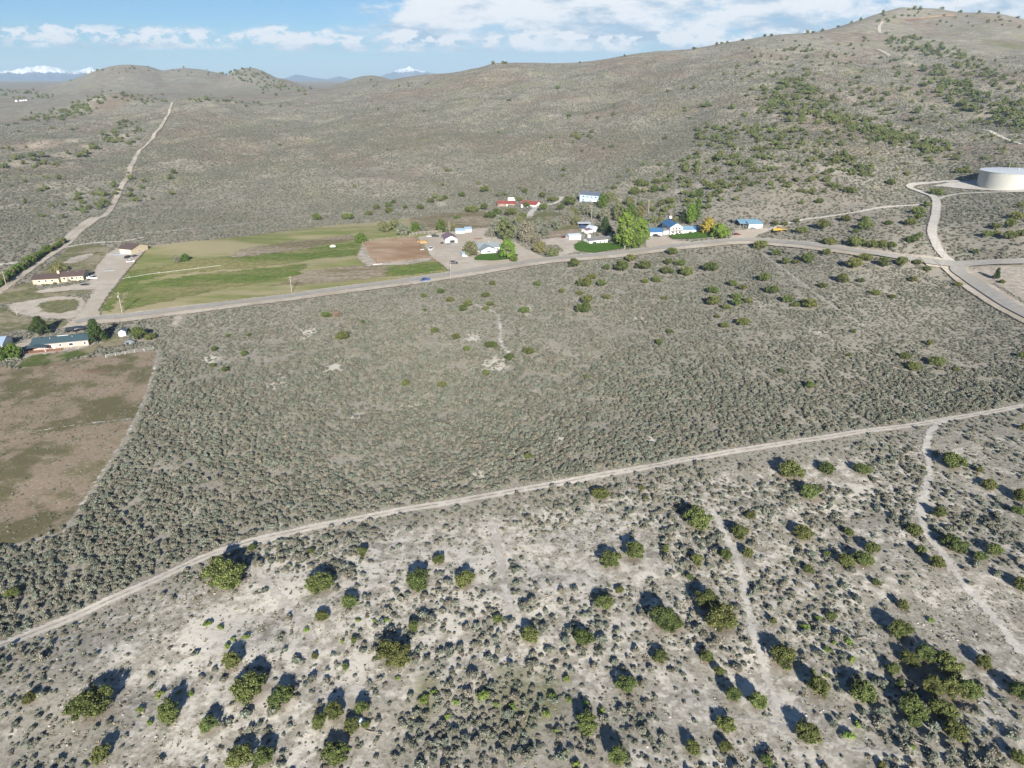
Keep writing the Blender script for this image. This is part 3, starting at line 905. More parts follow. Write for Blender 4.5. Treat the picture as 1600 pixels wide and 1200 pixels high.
ribbon('ranch_road_bank', [(106, 378), (125, 358), (150, 340)], 9, M['shoulder'], 2, 2.5, 'tan cut bank beside the climbing dirt road')
ribbon('side_track', [(-40, 418), (20, 412), (40, 409)], 5, M['trail'], 2, 1.5, 'dirt track left of the hedge')
ribbon('yard_track', [(100, 388), (140, 381), (190, 378), (225, 372)], 3, M['trail'], 3, 1.2, 'dirt track behind the brown shed')
ribbon('fence_track', [(165, 370), (260, 362), (330, 355), (400, 348), (480, 337), (540, 333)], 2.4, M['faint'], 2, 1.4, 'faint track above the pasture')
ribbon('red_house_drive', [(826, 343), (832, 330), (850, 322), (868, 318), (878, 308)], 5.0, M['white_gravel'], 3, 0.8, 'pale drive between the red roofs and the blue house')
ribbon('branch_track', [(1480, 655), (1455, 672), (1447, 700), (1452, 730), (1446, 765), (1436, 790), (1446, 830), (1470, 862), (1500, 905), (1540, 950), (1580, 1000), (1640, 1070)], 2.2, M['trail'], 2, 1.1, 'white branch trail running down the right side', block_half=1.2)
ribbon('slope_trail', [(1112, 795), (1130, 830), (1150, 870), (1163, 920), (1172, 975), (1190, 1030), (1205, 1080), (1225, 1115), (1270, 1140)], 1.9, M['trail'], 2, 1.3, 'pale trail down the slope right of centre', block_half=1.0)
ribbon('wash', [(770, 820), (780, 870), (790, 920), (800, 965)], 2.2, M['faint'], 1, 1.8, 'pale wash down the slope at centre', block_half=0.8)
ribbon('gully_trail', [(395, 885), (425, 920), (455, 955), (490, 1000)], 2.2, M['faint'], 1, 1.8, 'pale gully below the track at left', block_half=0.8)
ribbon('lower_trail', [(1080, 1150), (1140, 1125), (1190, 1128), (1260, 1150), (1330, 1172), (1440, 1182)], 0.9, M['faint'], 2, 0.8, 'thin pale trail along the bottom right', block_half=0.4)
ribbon('field_trail', [(740, 475), (775, 490), (782, 510), (783, 535), (795, 552)], 2.0, M['faint'], 1, 1.5, 'faint trail in the field at centre', block_half=0.8)
ribbon('diagonal_trail', [(1190, 395), (1230, 425), (1290, 470), (1350, 510)], 0.7, M['faint'], 1, 1.6, 'faint diagonal trail through the sagebrush', block_half=0.9)
ribbon('field_edge', [(246, 547), (240, 580), (218, 640), (192, 690), (152, 750), (112, 810), (95, 832), (0, 857)], 0.5, M['faint'], 1, 0.9, 'pale edge between weedy field and sagebrush', block_half=1.0)
ribbon('weed_field_path', [(-20, 681), (60, 673), (130, 663), (205, 655)], 0.4, M['faint'], 2, 0.7, 'pale footpath across the weedy field', block=False)
ribbon('summit_road', [(1375, 52), (1374, 42), (1380, 34)], 7, M['shoulder'], 2, 2.5, 'dirt road near the hill top', block=False)
ribbon('slope_road', [(1370, 77), (1385, 84), (1390, 89)], 6, M['shoulder'], 2, 2.5, 'short dirt road on the upper slope', block=False)
ribbon('summit_scar', [(1415, 31), (1450, 28), (1490, 24)], 14, M['arena'], 2, 5, 'reddish cut below the summit', block=False)
ribbon('ridge_track', [(1535, 203), (1560, 212), (1595, 226)], 4, M['trail'], 2, 2, 'dirt track on the right slope', block=False)

# ------------------------------------------------------------------ far mountains


def mountain(name, label, sky, rng_m, depth, snow, seed):
    """sky: (u, v) points of the ridge line"""
    sky = np.array(sky, float)
    us = np.arange(sky[0, 0], sky[-1, 0], 1.0)
    vs = np.interp(us, sky[:, 0], sky[:, 1])
    rows = np.linspace(-1, 1, 41)
    dx, dy, dz = ray(us, vs)
    hh = np.hypot(dx, dy)
    az = np.arctan2(dx, dy)
    ztop = CAM_H + rng_m * dz / hh
    base = 20.0
    ztop = ztop + (fbm(us / 9, us * 0 + seed, seed, 4) - 0.5) * (ztop - base) * 0.22
    rr = rng_m + rows * depth
    X = rr[None] * np.sin(az)[:, None]; Y = rr[None] * np.cos(az)[:, None]
    prof = 1 - np.abs(rows)
    nz = 1 - np.abs(2 * fbm(X / 330, Y / 600, seed, 5) - 1)
    rg = prof ** 1.15
    Z = base + (ztop - base)[:, None] * (rg[None] + (nz - 0.7) * 0.9 * (rg * (1 - rg) * 4)[None])
    Z += (prof > 0.97)[None] * (fbm(X / 130, Y / 130, seed + 3, 2) - 0.5) * (ztop - base)[:, None] * 0.10
    ids = np.arange(Z.size).reshape(Z.shape)
    f = np.stack([ids[:-1, :-1], ids[:-1, 1:], ids[1:, 1:], ids[1:, :-1]], -1).reshape(-1, 4)[:, ::-1]
    m, t, p = mat_new(name + '_hazed_rock')
    g = t.new('ShaderNodeNewGeometry')
    sp = t.new('ShaderNodeSeparateXYZ'); t.link(g.outputs['Position'], sp.inputs[0])
    n = t.noise(g.outputs['Position'], 0.006, 5, 0.65)
    sn = t.smooth(t.math('ADD', sp.outputs[2], t.math('MULTIPLY', t.math('SUBTRACT', n, 0.5), 170)), snow - 14, snow + 14)
    c = t.mix(sn, t.mix(n, (0.06, 0.085, 0.13, 1), (0.10, 0.13, 0.18, 1)), (0.86, 0.88, 0.92, 1))  # blue of the distant haze is put into the rock colour too
    t.link(c, p.inputs['Base Color'])
    me = mesh_np(name, np.stack([X, Y, Z], -1).reshape(-1, 3), f, [m], smooth=True)
    return link(name, me, kind='structure', label=label)


mountain('snowy_mountains', 'snow covered mountain range on the far left horizon',
         [(-220, 118), (-120, 108), (-40, 114), (0, 113), (25, 108), (50, 104), (70, 102), (92, 107), (110, 112), (140, 105), (160, 112), (200, 116), (260, 124)], 15000, 1400, 180, 3)
mountain('blue_mountain', 'hazy blue mountains on the horizon left of centre',
         [(410, 132), (440, 124), (463, 116), (490, 121), (510, 124), (530, 119), (550, 124), (580, 128), (600, 132)], 14500, 1300, 210, 8)
mountain('snowy_peak', 'single snow capped peak on the horizon',
         [(560, 130), (585, 123), (602, 117), (615, 111), (628, 106.5), (640, 105), (650, 108), (662, 112), (680, 115), (700, 118), (740, 126)], 15500, 1500, 215, 14)

# ------------------------------------------------------------------ plants


def fan_dir(n):
    d = rng.normal(size=(n, 3)); return d / np.linalg.norm(d, axis=1)[:, None]


def leaf_quads(c, nrm, size):
    """small tilted quads at points c facing roughly nrm"""
    n = len(c)
    nn = nrm + rng.normal(size=(n, 3)) * 0.45
    nn /= np.linalg.norm(nn, axis=1)[:, None]
    a = np.cross(nn, fan_dir(n)); a /= np.maximum(np.linalg.norm(a, axis=1)[:, None], 1e-6)
    b = np.cross(nn, a)
    s = size * rng.uniform(0.6, 1.3, n)[:, None]
    s2 = s * rng.uniform(0.55, 1.0, n)[:, None]
    v = np.stack([c - a * s, c - b * s2, c + a * s, c + b * s2], 1).reshape(-1, 3)
    f = np.arange(n * 4).reshape(n, 4)
    return v, f


_ico = None


def ico():
    global _ico
    if _ico is None:
        t = (1 + 5 ** .5) / 2
        v = np.array([(-1, t, 0), (1, t, 0), (-1, -t, 0), (1, -t, 0), (0, -1, t), (0, 1, t), (0, -1, -t), (0, 1, -t), (t, 0, -1), (t, 0, 1), (-t, 0, -1), (-t, 0, 1)], float)
        v /= np.linalg.norm(v[0])
        f = [(0, 11, 5), (0, 5, 1), (0, 1, 7), (0, 7, 10), (0, 10, 11), (1, 5, 9), (5, 11, 4), (11, 10, 2), (10, 7, 6), (7, 1, 8), (3, 9, 4), (3, 4, 2), (3, 2, 6), (3, 6, 8), (3, 8, 9),
             (4, 9, 5), (2, 4, 11), (6, 2, 10), (8, 6, 7), (9, 8, 1)]
        vs = list(map(tuple, v)); nf = []; cache = {}

        def mid(a, b):
            k = (min(a, b), max(a, b))
            if k not in cache:
                m = (np.array(vs[a]) + np.array(vs[b])) / 2
                vs.append(tuple(m / np.linalg.norm(m))); cache[k] = len(vs) - 1
            return cache[k]
        for a, b, c in f:
            ab, bc, ca = mid(a, b), mid(b, c), mid(c, a)
            nf += [(a, ab, ca), (b, bc, ab), (c, ca, bc), (ab, bc, ca)]
        _ico = (np.array(vs), np.array(nf))
    return _ico


def assemble(name, parts, mats):
    """parts: (verts, quads or tris, material index, leaf shade)"""
    vs = []; fs = []; mi = []; lf = []; off = 0
    for v, f, k, l in parts:
        f = np.asarray(f)
        if f.shape[1] == 3:
            f = np.concatenate([f, f[:, 2:3]], 1)
        vs.append(v); fs.append(f + off); mi += [k] * len(f); lf.append(np.broadcast_to(l, len(v))); off += len(v)
    V_ = np.concatenate(vs); F_ = np.concatenate(fs)
    me = bpy.data.meshes.new(name)
    faces = [tuple(q_[:3]) if q_[2] == q_[3] else tuple(q_) for q_ in F_.tolist()]
    me.from_pydata(V_.tolist(), [], faces)
    for m_ in mats:
        me.materials.append(m_)
    me.polygons.foreach_set('material_index', np.array(mi, np.int32))
    at = me.attributes.new('leaf', 'FLOAT', 'POINT')
    at.data.foreach_set('value', np.concatenate(lf).astype(np.float32))
    me.update()
    return me


def sage_mesh(name, seed, leafm, corem, nl=7, nq=22, flat=0.75):
    global rng
    rng = np.random.default_rng(seed)
    iv, if_ = ico()
    parts = []
    for k in range(nl):
        a = rng.uniform(0, 6.283); rad = rng.uniform(0.08, 0.33) if k else 0
        lr = rng.uniform(0.17, 0.29)
        c = np.array([rad * math.cos(a), rad * math.sin(a), rng.uniform(0.16, 0.34) * (1 - rad)])
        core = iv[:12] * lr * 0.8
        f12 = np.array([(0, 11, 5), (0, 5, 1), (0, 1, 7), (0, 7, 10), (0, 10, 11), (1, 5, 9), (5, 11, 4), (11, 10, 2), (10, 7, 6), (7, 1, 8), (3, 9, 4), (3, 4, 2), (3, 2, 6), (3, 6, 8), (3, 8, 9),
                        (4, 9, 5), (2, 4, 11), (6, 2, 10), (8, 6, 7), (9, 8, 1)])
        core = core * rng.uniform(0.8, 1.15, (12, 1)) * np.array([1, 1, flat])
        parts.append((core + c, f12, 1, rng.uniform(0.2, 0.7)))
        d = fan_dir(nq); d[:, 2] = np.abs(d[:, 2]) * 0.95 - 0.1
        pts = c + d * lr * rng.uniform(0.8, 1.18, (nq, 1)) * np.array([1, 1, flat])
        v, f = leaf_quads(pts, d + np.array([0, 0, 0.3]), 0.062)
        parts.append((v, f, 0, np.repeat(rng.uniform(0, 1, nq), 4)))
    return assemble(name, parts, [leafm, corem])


SAGE = [sage_mesh('sagebrush_mesh', 100 + i, M['sage'], M['sage_core']) for i in range(6)]
RABBIT = [sage_mesh('rabbitbrush_mesh', 140 + i, M['rabbit'], M['rabbit'], 6, 26, 0.9) for i in range(3)]


def juniper_mesh(name, seed, leafm, corem, lobes=34, nq=46, h=0.9, spread=1.0, pointy=0.0):
    """crown of unit width standing on the ground"""
    global rng
    rng = np.random.default_rng(seed)
    iv, if_ = ico()
    parts = []
    sub = [(rng.uniform(-.16, .16) * spread, rng.uniform(-.16, .16) * spread, rng.uniform(0.6, 1.0)) for _ in range(3)]
    for k in range(lobes):
        sx, sy, sh = sub[k % 3]
        d = fan_dir(1)[0]
        d[2] = d[2] * 0.6 + 0.35
        d /= np.linalg.norm(d)
        rad = rng.uniform(0.18, 0.40)
        zz = 0.42 * h + d[2] * 0.40 * h * (0.75 + 0.25 * sh)
        wid = 1.0 - pointy * max(0, (zz / h))
        c = np.array([sx * wid + d[0] * rad * wid, sy * wid + d[1] * rad * wid, max(zz, 0.12)])
        lr = rng.uniform(0.07, 0.125) * (1 - 0.35 * pointy) * (1.0 if lobes > 20 else 1.5)
        core = iv * lr * 0.80 * rng.uniform(0.8, 1.2, (len(iv), 1))
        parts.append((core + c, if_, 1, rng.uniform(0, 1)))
        dd = fan_dir(nq)
        pts = c + dd * lr * rng.uniform(0.85, 1.45, (nq, 1))
        v, f = leaf_quads(pts, dd, 0.023 if lobes > 20 else 0.035)
        parts.append((v, f, 0, np.repeat(np.clip(rng.uniform(0, 1, nq) * 0.7 + rng.uniform(0, .4), 0, 1), 4)))
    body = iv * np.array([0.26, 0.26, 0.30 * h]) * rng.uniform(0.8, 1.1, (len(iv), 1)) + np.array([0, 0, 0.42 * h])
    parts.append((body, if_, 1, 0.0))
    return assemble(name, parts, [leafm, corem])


JUN = [juniper_mesh('juniper_crown_mesh', 200 + i, M['juniper'], M['juniper_core'], 52 + 5 * i, h=(0.72, 0.85, 0.95, 0.78, 0.9)[i], spread=(1.3, 1.0, 0.8, 1.5, 1.1)[i]) for i in range(5)]
JUN_FAR = [juniper_mesh('far_juniper_mesh', 240 + i, M['juniper_far'], M['juniper_far'], 13, 16, h=0.75 + 0.08 * i, spread=1.2) for i in range(3)]


def trunk_mesh(name, seed, mat, h=0.45, r=0.03, n=4, lean=0.12):
    rd = random.Random(seed)
    mb = MB()
    for k in range(n):
        a = 6.283 * k / n + rd.uniform(-.5, .5)
        p = Vector((0.02 * math.cos(a), 0.02 * math.sin(a), -0.06))
        rr = r * rd.uniform(.7, 1.1)
        for s_ in range(3):
            q_ = p + Vector((math.cos(a) * lean * rd.uniform(.4, 1), math.sin(a) * lean * rd.uniform(.4, 1), (h + .06) / 3))
            mb.cyl(p, q_, rr, rr * .72, 6, False)
            p = q_; rr *= .72
            a += rd.uniform(-.5, .5)
        if k % 2:
            mb.cyl(p, p + Vector((math.cos(a) * .24, math.sin(a) * .24, rd.uniform(.0, .22))), rr * .8, rr * .25, 5, False)
    return mb.mesh(name, mat)


JTRUNK = [trunk_mesh('juniper_trunk_mesh', 30 + i, M['grey_bark']) for i in range(3)]


def tree_meshes(name, seed, leafm, barkm, w, h, trunk_h, nlobes=22, nq=70, leaf=0.35, shape='round', bare=0.0):
    """trunk with limbs, and a crown of leaf clumps, in metres"""
    global rng
    rng = np.random.default_rng(seed)
    rd = random.Random(seed)
    mb = MB()
    r0 = max(0.10, h * 0.022)
    mb.cyl((0, 0, -0.5), (0, 0, trunk_h), r0, r0 * .8, 8, False)
    parts = []
    iv, if_ = ico()
    for k in range(nlobes):
        t = (k + 0.5) / nlobes
        zz = trunk_h * 0.7 + (h - trunk_h * 0.7) * (0.12 + 0.82 * t)
        if shape == 'poplar':
            rad = w * 0.5 * 0.55 * math.sin(math.pi * min(0.12 + t * 0.88, 1)) ** .5
        elif shape == 'cone':
            rad = w * 0.5 * (1.0 - t) * 0.85
        else:
            rad = w * 0.5 * math.sqrt(max(0.05, 1 - (2 * t - 0.85) ** 2)) * rd.uniform(0.35, 0.85)
        a = k * 2.4 + rd.uniform(-.4, .4)
        c = np.array([rad * math.cos(a), rad * math.sin(a), zz - (0.1 * h if shape == 'round' else 0)])
        lr = w * rd.uniform(0.13, 0.21) * {'round': 1.0, 'cone': 1.0, 'poplar': 1.55}[shape]
        # limb
        st = Vector((0, 0, trunk_h * rd.uniform(0.6, 1.0)))
        if shape != 'round':
            st = Vector((0, 0, max(zz - rad * .5 - .3, .3)))
        en = Vector(c.tolist())
        midp = st.lerp(en, .5) + Vector((0, 0, .06 * h))
        mb.cyl(st, midp, r0 * .5, r0 * .33, 5, False); mb.cyl(midp, en, r0 * .33, r0 * .12, 5, False)
        if bare > 0:
            for _ in range(7):
                e2 = en + Vector(fan_dir(1)[0].tolist()) * lr * 1.1
                mb.cyl(en.lerp(midp, rd.uniform(0, .6)), e2, r0 * .14, r0 * .05, 4, False)
        n_ = int(nq * (1 - bare))
        dd = fan_dir(n_)
        pts = c + dd * lr * rng.uniform(0.35, 1.12, (n_, 1)) * np.array([1, 1, .9])
        v, f = leaf_quads(pts, dd + np.array([0, 0, .35]), leaf)
        parts.append((v, f, 0, np.repeat(rng.uniform(0, 1, n_) * .6 + rd.uniform(0, .4), 4)))
        if bare < 0.2:
            core = iv * lr * 0.55 * rng.uniform(0.7, 1.2, (len(iv), 1))
            parts.append((core + c, if_, 0, 0.0))
    if shape in ('cone', 'poplar'):
        pass
    else:
        mb.cyl((0, 0, trunk_h), (0, 0, h * .75), r0 * .8, r0 * .2, 6, False)
    if shape != 'round':
        mb.cyl((0, 0, trunk_h), (0, 0, h * .93), r0 * .8, r0 * .15, 6, False)
    return mb.mesh(name + '_trunk', barkm), assemble(name + '_crown', parts, [leafm])


# ---- junipers that can be picked out one by one: centre of the crown (u, v) and its width in pixels
JUNIPERS = """353,900,62 395,857,15 22,928,24 487,863,13 505,917,42 503,965,23 365,1040,30 393,1077,62 438,1097,40 48,1093,24 152,1105,65 268,1117,36
330,1137,30 158,1183,32 492,1027,12 377,1187,45 413,1190,40 500,1131,29 524,1120,31 567,1111,25 549,1139,28 572,1135,15 528,1181,40 567,865,20 687,877,20
652,912,44 727,907,36 546,943,28 646,982,20 615,1027,50 777,970,18 827,995,34 910,1002,32 945,947,27 968,922,16 950,877,38 990,867,34 1038,860,15
1033,973,45 1052,979,34 1028,1030,26 977,1075,36 917,1133,38 963,1190,36 540,1045,12 553,1003,12 1087,813,44 1155,837,30 1133,870,24 1167,865,20
1088,880,22 1077,903,14 1173,807,19 1253,835,34 1325,833,19 1292,867,11 1318,880,28 1345,878,34 1363,860,20 1262,892,18 1240,877,9 1427,828,26 1465,805,22
1438,862,18 1487,850,36 1462,883,24 1530,872,22 1552,860,26 1593,915,28 1368,912,14 1102,942,42 1127,973,52 1298,963,19 1408,948,20 1403,987,40 1207,973,13
1103,1030,26 1220,1033,46 1122,1052,18 1277,1080,40 1343,1087,46 1143,1090,30 1180,1102,34 1532,1037,27 1590,1083,38 1132,1133,30 1257,1147,44 1133,1170,22
1080,1172,28 1195,1192,22 1377,1197,14 1585,1185,26 1417,1030,36 1441,1027,36 1393,1047,25 1403,1073,18 1475,1042,40 1453,1077,42 1483,1078,46 1508,1084,40
1420,1110,44 1467,1110,44 1487,1143,42 1428,1132,20 1487,725,36 1232,738,40 1290,732,28 1345,735,28 1264,770,36 1544,757,28 1529,736,12 1596,777,28 1587,799,17
1009,779,10 1003,764,10 1442,731,9 1598,669,14 1264,605,16 1424,575,22 1459,566,24 1493,577,11 936,773,30 826,715,14 509,492,18 535,526,24 567,504,8
634,601,15 691,602,15 662,464,10 704,469,14 664,485,8 688,456,12 680,518,14 713,528,13 730,546,13 766,540,19 796,559,18 827,551,17 760,586,12 916,589,11
724,484,15 732,476,16 758,462,14 759,482,12 767,475,13 769,444,10 818,486,18 878,456,10 839,444,14 912,484,26 917,472,22 906,459,10 949,465,13 914,443,26
940,444,18 382,554,12 333,571,11 352,579,12 335,547,10 356,525,8 389,525,8 897,414,20 926,433,16 970,419,24 948,419,14 985,405,18 1005,415,28 1007,440,12
1025,437,17 1044,410,16 1041,424,20 1063,411,20 1073,426,24 1050,395,17 1111,418,26 1112,455,17 1113,473,22 1134,480,14 1151,474,20 1168,471,14 1149,463,18
1144,444,16 1160,450,14 1194,436,19 1206,454,24 1121,495,10 1132,509,15 1158,503,22 1230,470,18 1243,476,15 1263,476,26 1286,446,16 1315,437,22 1345,439,13
1367,458,18 1394,465,10 1425,438,14 1331,414,26 1353,403,22 1379,413,20 1407,412,20 1433,411,15 1447,421,14 1495,445,12 1261,405,22 1291,395,16 1226,410,15
1243,410,12 1213,396,16 1189,385,21 1047,519,11 1030,537,13 1326,555,10 1333,519,9 1412,556,20 1451,538,11 1595,556,14 1221,581,10 1038,467,9 1320,342,19
1285,354,22 1352,344,16 1349,354,22 1337,362,13 1389,348,14 1252,361,17 1244,346,12 1226,350,13 1211,350,11 1434,330,20 1434,339,18 1421,348,22 1447,320,14
1425,376,19 1435,368,12 1296,377,24 1337,381,24 1360,382,22 1376,384,18 1392,384,18 1460,300,20 1497,267,16 1512,268,11 1391,286,16 1542,367,16 1556,364,16
1557,354,15 1576,352,20 1586,337,22 1577,370,20 1594,365,20 1592,322,13 1524,394,12 1565,441,9 1280,315,14 1325,297,20 1232,287,10 1251,317,9 495,340,18
544,338,18 576,333,14 588,324,13 607,321,12 615,316,9 608,330,14 634,324,9 656,324,13 673,314,13 695,309,12 721,305,12 742,329,14 732,327,12 715,339,13
758,296,17 819,299,11 739,328,17 757,324,15 765,336,20 776,332,16 800,331,22 817,336,16 822,321,13 865,311,18 847,306,12 889,316,24 876,325,14 849,325,16
218,525,26 235,527,19 1340,120,11 1355,140,10"""
JUN_L = [tuple(map(float, s.split(','))) for s in JUNIPERS.split()]

# ---- clusters on the slopes: polygon in the photograph, number, width range
CLUSTERS = [
    ([(1170, 175), (1225, 122), (1270, 128), (1320, 170), (1340, 195), (1270, 192), (1210, 180)], 165, 9, 14),
    ([(1290, 180), (1340, 185), (1420, 205), (1482, 225), (1470, 242), (1400, 228), (1330, 208)], 140, 10, 15),
    ([(1090, 198), (1150, 200), (1150, 228), (1100, 235)], 36, 9, 13),
    ([(1170, 200), (1235, 195), (1240, 232), (1180, 232)], 30, 9, 14),
    ([(1060, 255), (1110, 235), (1175, 245), (1190, 275), (1150, 300), (1095, 300)], 42, 11, 16),
    ([(985, 285), (1050, 270), (1090, 290), (1085, 325), (1030, 335), (990, 320)], 40, 13, 18),
    ([(1095, 285), (1150, 285), (1150, 320), (1100, 325)], 16, 13, 18),
    ([(1250, 248), (1310, 240), (1365, 250), (1360, 275), (1300, 292), (1255, 285)], 44, 11, 16),
    ([(1225, 285), (1300, 270), (1310, 300), (1260, 308)], 12, 11, 15),
    ([(1380, 54), (1440, 58), (1500, 78), (1560, 110), (1600, 128), (1600, 150), (1540, 130), (1460, 90), (1390, 70)], 130, 7, 11),
    ([(1440, 100), (1500, 118), (1560, 150), (1640, 180), (1640, 212), (1560, 195), (1490, 165), (1440, 130)], 170, 9, 14),
    ([(1380, 100), (1430, 110), (1440, 150), (1390, 140)], 14, 8, 11),
    ([(1100, 90), (1240, 70), (1350, 90), (1340, 130), (1200, 130), (1110, 120)], 42, 6, 10),
    ([(1150, 80), (1250, 55), (1340, 50), (1370, 80), (1250, 85)], 22, 5, 8),
    ([(1350, 18), (1420, 12), (1480, 18), (1600, 30), (1600, 45), (1480, 40), (1360, 34)], 34, 5, 8),
    ([(850, 130), (1080, 110), (1100, 250), (850, 280)], 28, 7, 11),
    ([(890, 205), (930, 200), (940, 215), (895, 218)], 10, 8, 11),
    ([(400, 160), (800, 120), (850, 280), (450, 300)], 9, 6, 9),
    ([(1180, 230), (1600, 240), (1600, 275), (1180, 285)], 20, 8, 14),
    ([(960, 262), (1090, 250), (1060, 290), (930, 292)], 12, 9, 13),
    ([(650, 292), (960, 285), (960, 302), (650, 312)], 12, 8, 12),
    ([(150, 225), (190, 188), (222, 190), (228, 210), (195, 228)], 30, 7, 12),
    ([(110, 235), (150, 222), (155, 245), (115, 250)], 9, 10, 14),
    ([(0, 250), (60, 235), (110, 242), (60, 262), (0, 270)], 18, 8, 13),
    ([(110, 300), (165, 285), (200, 290), (175, 325), (130, 335)], 26, 9, 15),
    ([(0, 265), (110, 255), (120, 340), (0, 345)], 14, 8, 13),
    ([(185, 270), (270, 265), (290, 310), (195, 315)], 12, 9, 14),
    ([(30, 184), (90, 172), (150, 148), (175, 143), (160, 160), (140, 180), (60, 187)], 110, 5, 9),
    ([(170, 143), (235, 150), (260, 157), (230, 163), (180, 150)], 30, 5, 8),
    ([(345, 110), (392, 106), (440, 128), (475, 140), (420, 140), (370, 124)], 110, 3, 6),
    ([(0, 140), (40, 142), (95, 150), (60, 153), (0, 150)], 45, 4, 7),
    ([(290, 155), (330, 147), (400, 160), (420, 167), (350, 160)], 24, 5, 8),
    ([(0, 190), (130, 185), (130, 215), (0, 240)], 12, 6, 9),
    ([(440, 140), (510, 138), (510, 144), (440, 146)], 7, 5, 8),
]
CLUSTERS += [
    ([(1080, 150), (1180, 110), (1330, 120), (1500, 190), (1600, 215), (1600, 262), (1400, 262), (1180, 300), (1060, 300), (1070, 220)], 150, 7, 12),
    ([(1130, 195), (1250, 185), (1330, 215), (1320, 250), (1180, 250)], 55, 9, 14),
    ([(1300, 130), (1450, 150), (1600, 165), (1600, 215), (1450, 190), (1320, 165)], 65, 8, 12),
    ([(1340, 60), (1600, 90), (1600, 130), (1400, 110), (1250, 110)], 45, 6, 9),
    ([(1140, 240), (1260, 250), (1250, 300), (1140, 290)], 24, 10, 14),
    ([(90, 112), (200, 101), (340, 110), (350, 118), (200, 110)], 26, 3, 5),
    ([(540, 132), (580, 122), (640, 128), (700, 126), (640, 140)], 12, 4, 6),
]
rc = np.random.default_rng(5)
FAR_L = []
for poly, n, w0, w1 in CLUSTERS:
    P = np.array(poly, float)
    got = 0; k = 0
    while got < n and k < 4000:
        k += 1
        u = rc.uniform(P[:, 0].min(), P[:, 0].max()); v = rc.uniform(P[:, 1].min(), P[:, 1].max())
        if sd_poly(np.array(u), np.array(v), P) > 0:
            u += rc.normal() * 5; v += rc.normal() * 2.5
            FAR_L.append((u, v, rc.uniform(w0, w1) * rc.uniform(0.6, 1.0))); got += 1
# a few on the sky line
for u in (1085, 1120, 1128, 1136, 1160, 1195, 1205, 1262, 1270, 1285, 1310, 1330, 1345, 976, 906, 770, 790, 785, 1500, 1530, 1560, 1590, 1380):
    for v in range(4, 140):
        g_ = ray(u, v)
        FAR_L.append((u, None, rc.uniform(5, 8))); break

ALLJ = [(u, v, w, True) for u, v, w in JUN_L]
sizes = sorted([f for f in FAR_L if f[1] is not None], key=lambda f: -f[2])
room = max(0, 300 - len(ALLJ))
near_far = sizes[:room]
ALLJ += [(u, v, w, False) for u, v, w in near_far]
REST = [f for f in FAR_L if f not in near_far]


def base_of(u, v, w):
    """ground point under a crown centred at u, v and its real width"""
    g = ground([(u, v + 0.30 * w)])[0]
    d = g[1] * CP - (g[2] - CAM_H) * SP
    wid = w * d / FPX
    n = math.hypot(g[0], g[1])
    return g[0] + g[0] / n * wid * 0.28, g[1] + g[1] / n * wid * 0.28, wid


seen = {}
JPOS = []


ONES = 'zero one two three four five six seven eight nine ten eleven twelve thirteen fourteen fifteen sixteen seventeen eighteen nineteen'.split()
TENS = 'zero ten twenty thirty forty fifty sixty seventy eighty ninety'.split()


def in_words(n):
    return 'a hundred' if n >= 100 else ONES[n] if n < 20 else TENS[n // 10] + ('' if n % 10 == 0 else '-' + ONES[n % 10])


def place_phrase(u, v, dec=0):
    def f(a):
        a = min(max(a, 0), 99.9)
        if not dec:
            return in_words(int(round(a)))
        k = int(round(a * 10))
        return in_words(k // 10) + ' point ' + ONES[k % 10]
    return f(u / 16) + ' percent across, ' + f(v / 12) + ' percent down the photo'


def juniper(u, v, w, i):
    x, y, wid = base_of(u, v, w)
    z = float(height(x, y))
    JPOS.append((x, y, wid))
    rd = random.Random(i * 31 + 5)
    k = rd.randrange(5)
    sz = 'large' if wid > 6.6 else ('small' if wid < 3.6 else 'mid-sized')
    if v > 700 and float(dist_line(np.array(x), np.array(y), DIRT_G)) < 9:
        where = 'beside dirt track'
    elif v > 640:
        where = 'on pale slope' if not (1380 < u < 1520 and 1015 < v < 1150) else 'in dense grove'
    elif v > 425:
        where = 'in sagebrush field'
    elif v > 370:
        where = 'near paved road'
    elif v > 290:
        where = 'behind houses' if u < 1200 else 'below water tank'
    else:
        where = 'on hillside'
    lab = f'{sz} olive juniper {where}, ' + place_phrase(u, v)
    if lab in seen:
        lab = f'{sz} juniper, ' + place_phrase(u, v, 1)
    seen[lab] = 1
    root = empty('juniper_tree', (x, y, z - 0.05), rd.uniform(0, 6.28), lab, 'juniper', 'junipers scattered over the slopes')
    hs = rd.uniform(0.72, 1.0) * (1.0 if wid > 4 else 1.12)
    if wid > 9:
        hs *= 0.82
    root.scale = (wid * rd.uniform(.98, 1.12), wid * rd.uniform(.9, 1.06), wid * hs)
    link('trunk', JTRUNK[i % 3], root)
    link('crown', JUN[k], root)
    return root


DIRT_G = smooth_line(ground(DIRT), 3.0)
for i, (u, v, w, _) in enumerate(ALLJ):
    juniper(u, v, w, i)


